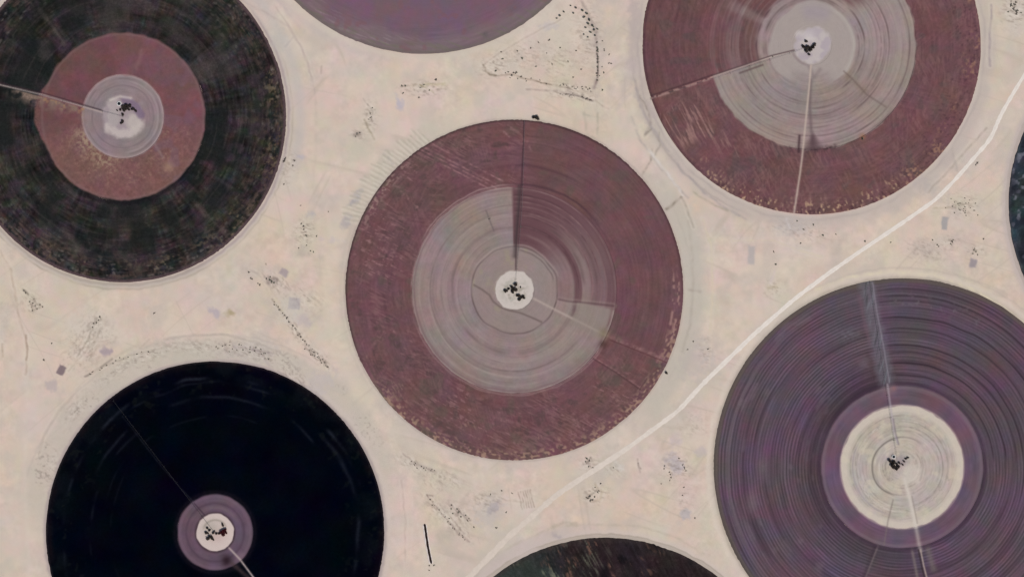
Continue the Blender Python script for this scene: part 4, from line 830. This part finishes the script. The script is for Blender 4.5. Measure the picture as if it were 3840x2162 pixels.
# ================================================================== PLANTS
def clump_mesh(name, mat, R, Hh_, n, leaf, seed, lobes=5):
    rnd = random.Random(seed); mb = MB(); cs = []
    for i in range(lobes):
        a = rnd.uniform(0, 6.283); d = rnd.uniform(.1, .62) * R; cs.append((d * math.cos(a), d * math.sin(a), Hh_ * rnd.uniform(.45, .75), R * rnd.uniform(.35, .62)))
    for i in range(n):
        cx, cy, cz, cr = rnd.choice(cs)
        while True:
            v = [rnd.uniform(-1, 1) for _ in range(3)]; l = math.sqrt(sum(q * q for q in v))
            if .2 < l <= 1: break
        k = cr * (rnd.uniform(.7, 1.08)) / l if rnd.random() < .75 else cr
        p = (cx + v[0] * k, cy + v[1] * k, max(.15, cz + v[2] * k * .75)); s = leaf * rnd.uniform(.6, 1.35)
        ax = [rnd.gauss(0, 1) for _ in range(3)]; bx = [rnd.gauss(0, 1) for _ in range(3)]
        na_ = math.sqrt(sum(q * q for q in ax)) or 1; nb = math.sqrt(sum(q * q for q in bx)) or 1
        ax = [q / na_ * s for q in ax]; bx = [q / nb * s * .6 for q in bx]
        mb.quad(*[tuple(p[j] + sa * ax[j] + sb * bx[j] for j in range(3)) for sa, sb in ((-1, -1), (1, -1), (1, 1), (-1, 1))])
    return mb.mesh(name, mat)

TREE = []
for i, (mt) in enumerate((M_leaf, M_leaf, M_leaf2, M_red)):
    cr = clump_mesh('crown', mt, 1.0, 1.6, 260, .17, 40 + i, 6)
    tb = MB(); tb.tube((0, 0, 0), (.04, .02, .75), .09, .055, 7); tb.tube((.04, .02, .7), (.35, .1, 1.2), .045, .02, 5); tb.tube((.04, .02, .7), (-.3, .2, 1.25), .045, .02, 5); tb.tube((.04, .02, .7), (0, -.32, 1.15), .04, .02, 5)
    TREE.append((cr, tb.mesh('trunk', M_bark)))
SHRUB = [clump_mesh('shrub_leaves', m_, 1.0, .7, 90, .26, 60 + i, 4) for i, m_ in enumerate((M_scrub, M_scrub, M_leaf2, M_leaf3))]
_proto = {}
def tree(px, py, rpx, label, group, kind=0, rz=None):
    cr, tr_ = TREE[kind]; R = rpx * S
    if kind not in _proto:
        root = empty('tree', (0, 0, 0)); link(bpy.data.objects.new('trunk', tr_), root); link(bpy.data.objects.new('crown', cr), root); _proto[kind] = root
    else:
        src = _proto[kind]; root = src.copy(); COL.objects.link(root)
        for ch in list(src.children):
            c_ = ch.copy(); COL.objects.link(c_); c_.parent = root
    root.location = (wx(px), wy(py), 0.1); root.rotation_euler = (0, 0, random.uniform(0, 6.28) if rz is None else rz); k_ = random.uniform(.75, 1.3); root.scale = (R * k_, R / k_, min(R, 6.0))
    tag(root, label, 'tree', group); return root
def shrub(px, py, rpx, label, group, kind=0):
    o = bpy.data.objects.new('shrub', SHRUB[kind]); COL.objects.link(o); R = rpx * S * .82
    o.location = (wx(px), wy(py), 0.02); o.rotation_euler = (0, 0, random.uniform(0, 6.28)); k_ = random.uniform(.6, 1.35); o.scale = (R * k_, R / k_, min(R, 3.0) * .7)
    tag(o, label, 'shrub', group); return o

def hub(pts, where, kinds=(0,)):
    for i, p in enumerate(pts):
        tree(p[0], p[1], p[2] * .95, 'dark tree in the cluster on ' + where if len(p) < 4 else 'russet tree in the cluster on ' + where,
             'trees on ' + where, 3 if len(p) > 3 else (i % 2))
hub([(1934, 1066, 9), (1922, 1078, 9), (1897, 1090, 9), (1907, 1082, 6), (1932, 1086, 11), (1922, 1092, 9), (1950, 1110, 10), (1962, 1112, 8), (1950, 1120, 9), (1940, 1107, 6), (1952, 1076, 4), (1966, 1117, 5)], 'the pale pad of the central field')
hub([(3023, 156, 7), (3012, 176, 8), (3022, 182, 8), (3030, 178, 9), (3024, 192, 9), (3040, 184, 9), (3054, 168, 8), (3048, 178, 8), (3034, 205, 6), (3036, 190, 6)], 'the pale pad at the top right')
hub([(462, 402, 9), (474, 396, 9), (488, 398, 9), (468, 412, 9), (480, 408, 10), (452, 412, 6), (500, 410, 8), (510, 416, 6), (461, 430, 7), (461, 455, 7), (456, 462, 6), (440, 414, 4)], 'the grey disc of the mottled dark field')
hub([(776, 1996, 8), (786, 1986, 6), (802, 1994, 7), (790, 2010, 9), (798, 2018, 8), (812, 1998, 6), (780, 2018, 8), (842, 1984, 9, 1), (832, 1992, 10, 1), (846, 1994, 8, 1), (838, 2002, 8, 1), (824, 1998, 6), (836, 1966, 7), (778, 1978, 6)], 'the pale pad of the black field')
hub([(3338, 1728, 10), (3346, 1740, 11), (3352, 1750, 9), (3360, 1756, 8), (3368, 1748, 8), (3350, 1730, 9), (3372, 1734, 6), (3396, 1718, 5), (3404, 1714, 5), (3390, 1728, 5), (3384, 1740, 5), (3362, 1738, 6)], 'the cream disc of the purple field')

# water tanks by the hubs
def tank(px, py, R, label):
    e = empty('water_tank', (wx(px), wy(py), .1)); tag(e, label, 'water tank', 'round water tanks by the pivots')
    w_ = MB(); n = 28
    for i in range(n):
        a, b = 2 * math.pi * i / n, 2 * math.pi * (i + 1) / n
        for (r0, z0, r1, z1) in ((R * 1.06, 0, R, 2.4), (R, 2.4, R * .78, 2.4), (R * .78, 2.4, R * .78, 1.2)):
            w_.quad((r0 * math.cos(a), r0 * math.sin(a), z0), (r0 * math.cos(b), r0 * math.sin(b), z0), (r1 * math.cos(b), r1 * math.sin(b), z1), (r1 * math.cos(a), r1 * math.sin(a), z1))
    w_.build('tank_wall', M_tank, e)
    q = MB(); q.v = [(R * .79 * math.cos(2 * math.pi * i / n), R * .79 * math.sin(2 * math.pi * i / n), 1.8) for i in range(n)]; q.f = [tuple(range(n))]; q.build('water_surface', M_water, e)
tank(447, 389, 5.2, 'white rimmed round tank of dark water on the grey disc of the mottled field')
tank(3351, 1711, 4.6, 'white rimmed round tank at the upper left of the trees on the cream disc')

# lone trees and the walled triangle's trees
tree(2015, 443, 10, 'larger of two trees at the top rim of the central maroon field', 'pair of trees above the central field', 0)
tree(2001, 440, 7, 'smaller of two trees at the top rim of the central maroon field', 'pair of trees above the central field', 1)
tree(2499, 1397, 6, 'lone small tree at the lower right rim of the central maroon field', None, 0)
shrub(1955, 850, 5, 'dark bush on the vertical pivot line of the central field', None, 0)
shrub(1836, 819, 5, 'small dark bush on the grey disc of the central field', None, 0)
tree(3234, 520, 5, 'small brown tinged tree at the lower right border of the grey stubble disc', None, 2)
shrub(2898, 213, 4, 'dark bush where the pivot line leaves the light inner disc at the top right', None, 0)

rnd = random.Random(5)
def along(pts, n, jit, r0, r1, label, group, kinds=(0, 1, 2)):
    seg = [math.hypot(b[0] - a[0], b[1] - a[1]) for a, b in zip(pts[:-1], pts[1:])]; T = sum(seg)
    for i in range(n):
        s = (i + .5 + rnd.uniform(-.4, .4)) / n * T; k = 0
        while s > seg[k] and k < len(seg) - 1: s -= seg[k]; k += 1
        u = s / seg[k]; x = pts[k][0] + u * (pts[k + 1][0] - pts[k][0]) + rnd.gauss(0, jit); y = pts[k][1] + u * (pts[k + 1][1] - pts[k][1]) + rnd.gauss(0, jit)
        shrub(x, y, rnd.uniform(r0, r1), label, group, rnd.choice(kinds))
def spots(pts, label, group, kinds=(0, 1)):
    for p in pts: shrub(p[0], p[1], p[2], label, group, rnd.choice(kinds))

# walled triangle at the top
L1 = 'dark shrub in the sandy triangle between the violet and the upper maroon field'; G1 = 'shrubs in the sandy triangle'
spots([(1885, 222, 5), (1957, 218, 6), (1880, 195, 4), (1860, 265, 5), (1940, 192, 4), (1990, 180, 4), (2020, 160, 4), (2060, 150, 5), (2100, 180, 4), (2010, 250, 4), (2070, 240, 4), (2130, 230, 4), (2160, 190, 4), (2050, 200, 3), (2180, 260, 4), (2150, 290, 4)], L1, G1, (0, 2))
L2 = 'green bush in the line of trees curving down the right side of the sandy triangle'; G2 = 'bushes along the curved tree line'
for p in ((2100, 60, 7), (2088, 70, 5), (2115, 45, 6), (2160, 30, 7), (2185, 40, 8), (2200, 52, 8), (2190, 66, 7), (2210, 75, 8), (2205, 90, 8), (2222, 96, 7), (2196, 104, 6), (2228, 112, 7), (2214, 122, 7), (2240, 110, 6), (2190, 130, 5), (2205, 140, 5), (2232, 134, 6), (2150, 50, 6), (2140, 22, 5)):
    tree(p[0], p[1], p[2] * .75, L2.replace('bush', 'tree'), 'trees along the curved tree line', 2)
along(st(2236, 150, 2243, 200, 2242, 260, 2236, 310), 16, 2.5, 3, 6, L2, G2, (0, 2))
along(st(2255, 160, 2270, 200, 2290, 240, 2262, 250, 2255, 290), 10, 8, 3, 4.5, 'dusty shrub scattered just right of the curved tree line', 'dusty shrubs by the tree line', (2, 3))
along(st(1895, 276, 1935, 272, 1960, 288), 8, 3, 3, 5.5, 'black shrub in the short hedge at the lower left corner of the sandy triangle', 'short hedge shrubs', (0,))
along(st(2100, 318, 2160, 328, 2225, 336), 14, 4, 2.5, 4.2, 'small shrub in the dotted row closing the bottom of the sandy triangle', 'row closing the triangle', (0, 3))
along(st(2178, 362, 2222, 377), 6, 1.5, 3, 4.5, 'dark shrub of the slanting row just below the sandy triangle', 'slanting row below the triangle', (0,))
spots([(2260, 338, 5), (2225, 100, 4)], 'single dusty shrub beside the bottom corner of the sandy triangle', 'shrubs at the triangle corner', (2,))
along(st(1900, 285, 1990, 300, 2060, 315), 9, 6, 2.5, 3.8, 'pale dusty shrub near the bottom side of the sandy triangle', 'dusty shrubs of the triangle', (3, 0))
along(st(2108, 352, 2150, 356), 8, 6, 2, 3.2, 'tiny shrub in the sparse patch below the sandy triangle', 'sparse patch below the triangle', (3, 0))
# other clusters of scrub
spots([(1634, 299, 6), (1512, 350, 4.5), (1572, 366, 4.5), (1610, 338, 4), (1590, 318, 4), (1578, 328, 4), (1520, 321, 5), (1508, 323, 5)], 'dark shrub in the scrub patch below the violet field', 'scrub below the violet field', (0, 2))
spots([(1340, 503, 6), (1350, 498, 5), (1333, 512, 4)], 'grey shrub in the small clump left of the top of the central field', 'clump left of the central field', (0, 3))
spots([(1388, 425, 4), (1391, 440, 4), (1384, 448, 3.5), (1396, 405, 3.5)], 'tiny shrub in the crooked row between the mottled and central fields', 'crooked row of tiny shrubs', (0, 3))
spots([(1105, 602, 5), (1069, 598, 7), (1064, 606, 6), (1098, 620, 4), (1065, 690, 4)], 'dark shrub at the right rim of the mottled field', 'shrubs at the rim of the mottled field', (0,))
L3 = 'small dark shrub in the scattered patch between the mottled and central fields'; G3 = 'scattered patch between the fields'
spots([(1187, 885, 4), (1149, 883, 5), (1138, 848, 4.5), (1130, 838, 4), (1176, 945, 4), (1150, 920, 3.5), (1165, 940, 3.5), (1140, 860, 4), (1120, 930, 3.5), (1128, 770, 3), (1232, 793, 3)], L3, G3, (0, 2))
spots([(934, 1020, 5), (941, 1042, 4.5), (946, 1046, 4), (975, 1067, 5), (968, 1062, 3.5), (1000, 1045, 4.5), (1012, 1048, 6), (1020, 1056, 6), (1028, 1060, 5), (1014, 1038, 4), (998, 990, 3)], 'dark shrub in the clump left of the grey square patches', 'clump left of the square patches', (0, 2))
along(st(1020, 1125, 1076, 1192, 1120, 1248, 1158, 1300), 22, 2.5, 2.4, 4.4, 'tiny dark shrub of the long diagonal dotted row left of the central field', 'long diagonal row', (0, 0, 3))
along(st(1150, 1305, 1180, 1332, 1200, 1338, 1232, 1378), 18, 5, 2.6, 4.2, 'tiny shrub at the lower end of the long diagonal row', 'lower end of the diagonal row', (0, 3))
spots([(1076, 1192, 5), (1068, 1182, 3)], 'darkest shrub half way down the long diagonal row', 'dark shrubs half way down the row', (0,))
spots([(90, 1090, 5), (96, 1098, 4), (112, 1130, 4), (124, 1136, 4), (133, 1146, 4), (140, 1158, 4), (122, 1164, 3.5), (150, 1142, 3.5), (160, 1150, 3.5), (128, 1120, 3), (118, 1150, 3)], 'small dark shrub in the clump below the mottled field at the left edge', 'clump at the left edge', (0, 3))
spots([(375, 1188, 5), (362, 1209, 4.5), (352, 1212, 4), (348, 1226, 4), (370, 1200, 3.5), (578, 1174, 4.5), (165, 1350, 4.5), (194, 1287, 3.5), (163, 1346, 3)], 'small dark shrub on the open sand above the black field', 'shrubs above the black field', (0,))
along(st(820, 1305, 880, 1298, 940, 1308, 990, 1330, 1010, 1350), 26, 9, 2.4, 4.2, 'tiny shrub strewn on the sand rim at the top of the black field', 'shrubs at the top rim of the black field', (0, 3, 2))
along(st(330, 1402, 380, 1376, 470, 1340, 560, 1318), 14, 4, 2.4, 4, 'tiny shrub of the curved row above the upper left of the black field', 'curved row above the black field', (3, 0))
along(st(1536, 1728, 1580, 1750, 1630, 1768), 12, 5, 2.4, 4, 'tiny shrub of the short row between the black and central fields', 'short row between the fields', (0, 3))
along(st(1690, 1895, 1725, 1920, 1765, 1948), 10, 5, 3, 4.4, 'dark shrub along the right edge of the furrowed wedge of sand', 'right edge of the furrowed wedge', (0, 2))
along(st(1610, 1865, 1660, 1925, 1700, 1975, 1755, 2028), 18, 4, 2.2, 3.8, 'tiny shrub along the lower edge of the furrowed wedge of sand', 'lower edge of the furrowed wedge', (0, 3))
spots([(1862, 1977, 5), (1898, 1919, 4), (1882, 1838, 4), (1840, 1852, 3.5), (1921, 1848, 3.5), (1778, 1975, 4)], 'single small shrub on the sand left of the pale road', 'single shrubs left of the road', (0, 2))
spots([(2200, 1718, 6), (2210, 1726, 4.5), (2196, 1730, 4), (2208, 1748, 4), (2222, 1752, 3.5), (2300, 1752, 3)], 'dark shrub in the upper clump right of the pale road', 'upper clump right of the road', (0, 2))
spots([(2212, 1858, 6), (2204, 1866, 5.5), (2222, 1872, 5), (2214, 1876, 5), (2230, 1862, 4.5), (2242, 1844, 4), (2252, 1812, 4), (2232, 1826, 3.5), (2246, 1838, 3.5)], 'dark shrub in the lower clump right of the pale road', 'lower clump right of the road', (0, 2))
spots([(2547, 1717, 4), (2560, 1742, 3.5), (2566, 1750, 3.5), (2572, 1764, 3.5), (2568, 1756, 3.5), (2492, 1746, 3.5), (2490, 1756, 3.5), (2511, 1768, 3.5), (2514, 1778, 3.5), (2517, 1788, 4), (2565, 1825, 3.5), (2560, 1856, 3.5), (2606, 1941, 4), (2512, 1800, 3), (2480, 1812, 3)], 'tiny black shrub in the dotted rows left of the purple field', 'dotted rows left of the purple field', (0,))
L4 = 'tiny shrub of the fine dotted patch right of the pale road'; G4 = 'fine dotted patch'
for i in range(26):
    shrub(3605 + rnd.gauss(0, 24), 780 + rnd.gauss(0, 18), rnd.uniform(2.2, 3.6), L4, G4, rnd.choice((0, 2, 3)))
spots([(3570, 905, 5), (3566, 914, 4), (3574, 898, 3.5), (3652, 938, 4), (3660, 944, 4), (3648, 950, 3.5), (3666, 955, 3.5), (3655, 932, 3), (3498, 900, 4), (3515, 918, 4), (3520, 924, 3.5), (3688, 896, 4), (3666, 610, 5), (3660, 618, 4), (3340, 1165 - 257, 3.5)], 'small dark shrub on the sand right of the pale road', 'shrubs right of the road', (0, 2))
spots([(2990, 828, 4), (3014, 860, 4), (3051, 842, 4.5), (3085, 881, 5.5), (3244, 905, 5), (3134, 878, 3.5), (2910, 990, 5), (3002, 912, 4), (2902, 944, 4)], 'single shrub below the upper maroon field', 'single shrubs below the upper maroon field', (2, 0))
for i in range(24):
    shrub(3815 + rnd.gauss(0, 16), 35 + rnd.gauss(0, 20), rnd.uniform(3, 5.5), 'dark shrub of the thicket in the top right corner', 'thicket in the corner', rnd.choice((0, 2, 3)))
spots([(3790, 20, 5), (3800, 34, 5)], 'dark shrub of the thicket in the top right corner', 'thicket in the corner', (0,))
spots([(2600, 1280, 4), (2655, 1308, 4), (2578, 1310, 3.5), (1610, 2118, 4), (1627, 2118, 4), (1610, 2136, 3.5)], 'tiny shrub standing alone on bare sand', 'lone tiny shrubs on sand', (0,))

# dug trench at the bottom
def trench():
    root = empty('trench', (0, 0, 0)); ctr = [(1592, 1962), (1595, 1980), (1599, 2010), (1605, 2050), (1612, 2085), (1618, 2112)]
    root.location = (wx(1605), wy(2040), 0); org = (wx(1605), wy(2040))
    tag(root, 'narrow dark open trench with pale dug sand along its left side', 'trench')
    P = np.array([(wx(a) - org[0], wy(b) - org[1]) for a, b in ctr]); s = np.linspace(0, 1, 40); tt = np.linspace(0, 1, len(P))
    x = np.interp(s, tt, P[:, 0]); y = np.interp(s, tt, P[:, 1]); tx = np.gradient(x); ty = np.gradient(y); m = np.hypot(tx, ty); nx, ny = -ty / m, tx / m
    def strip(name, prof, mat):
        n = len(s); V = np.zeros((n, len(prof), 3)); end = np.clip(np.minimum(s, 1 - s) / .03, .25, 1)
        for j, (o_, z_) in enumerate(prof):
            jt = 1 + .12 * np.sin(s * 37 + j); V[:, j, 0] = x + nx * o_ * jt * end; V[:, j, 1] = y + ny * o_ * jt * end; V[:, j, 2] = z_ * end + .02
        o = grid_obj(name, V, None, mat, parent=root)
    strip('trench_floor', [(-2.6, .55), (-1.8, .12), (1.8, .12), (2.6, .55)], M_pit)
    strip('spoil_bank', [(-2.5, .25), (-2.9, .8), (-3.9, .9), (-5.8, .01)], M_bank); strip('trench_bank', [(2.5, .25), (2.9, .9), (3.5, .8), (4.6, .01)], M_bank)
trench()

# ================================================================== LIGHT, SKY, CAMERA
EL, AZ = math.radians(56), math.radians(138)          # sun from the south-east
w = bpy.data.worlds.new('World'); scene.world = w; w.use_nodes = True
nt = w.node_tree; bg = nt.nodes['Background']; sky = nt.nodes.new('ShaderNodeTexSky'); sky.sky_type = 'NISHITA'; sky.sun_disc = False
sky.sun_elevation = EL; sky.sun_rotation = AZ; nt.links.new(sky.outputs[0], bg.inputs[0]); bg.inputs[1].default_value = 0.08
sd = bpy.data.lights.new('sun', 'SUN'); sd.energy = 3.4; sd.angle = math.radians(.5); sd.color = (1.0, .965, .92)
so = bpy.data.objects.new('sun', sd); COL.objects.link(so)
so.rotation_euler = (math.pi / 2 - EL, 0, math.pi - AZ); so.location = (0, 0, 500)

cd = bpy.data.cameras.new('camera'); cam = bpy.data.objects.new('camera', cd); COL.objects.link(cam)
HC = 5000.0; cam.location = (0, 0, HC); cam.rotation_euler = (0, 0, 0)
cd.sensor_width = 36; cd.lens = 36 * HC / (3840 * S); cd.clip_start = 10; cd.clip_end = 60000
scene.camera = cam
scene.view_settings.view_transform = 'Standard'; scene.view_settings.look = 'None'; scene.view_settings.exposure = 0; scene.view_settings.gamma = 1
scene.render.resolution_x = 1024; scene.render.resolution_y = 576
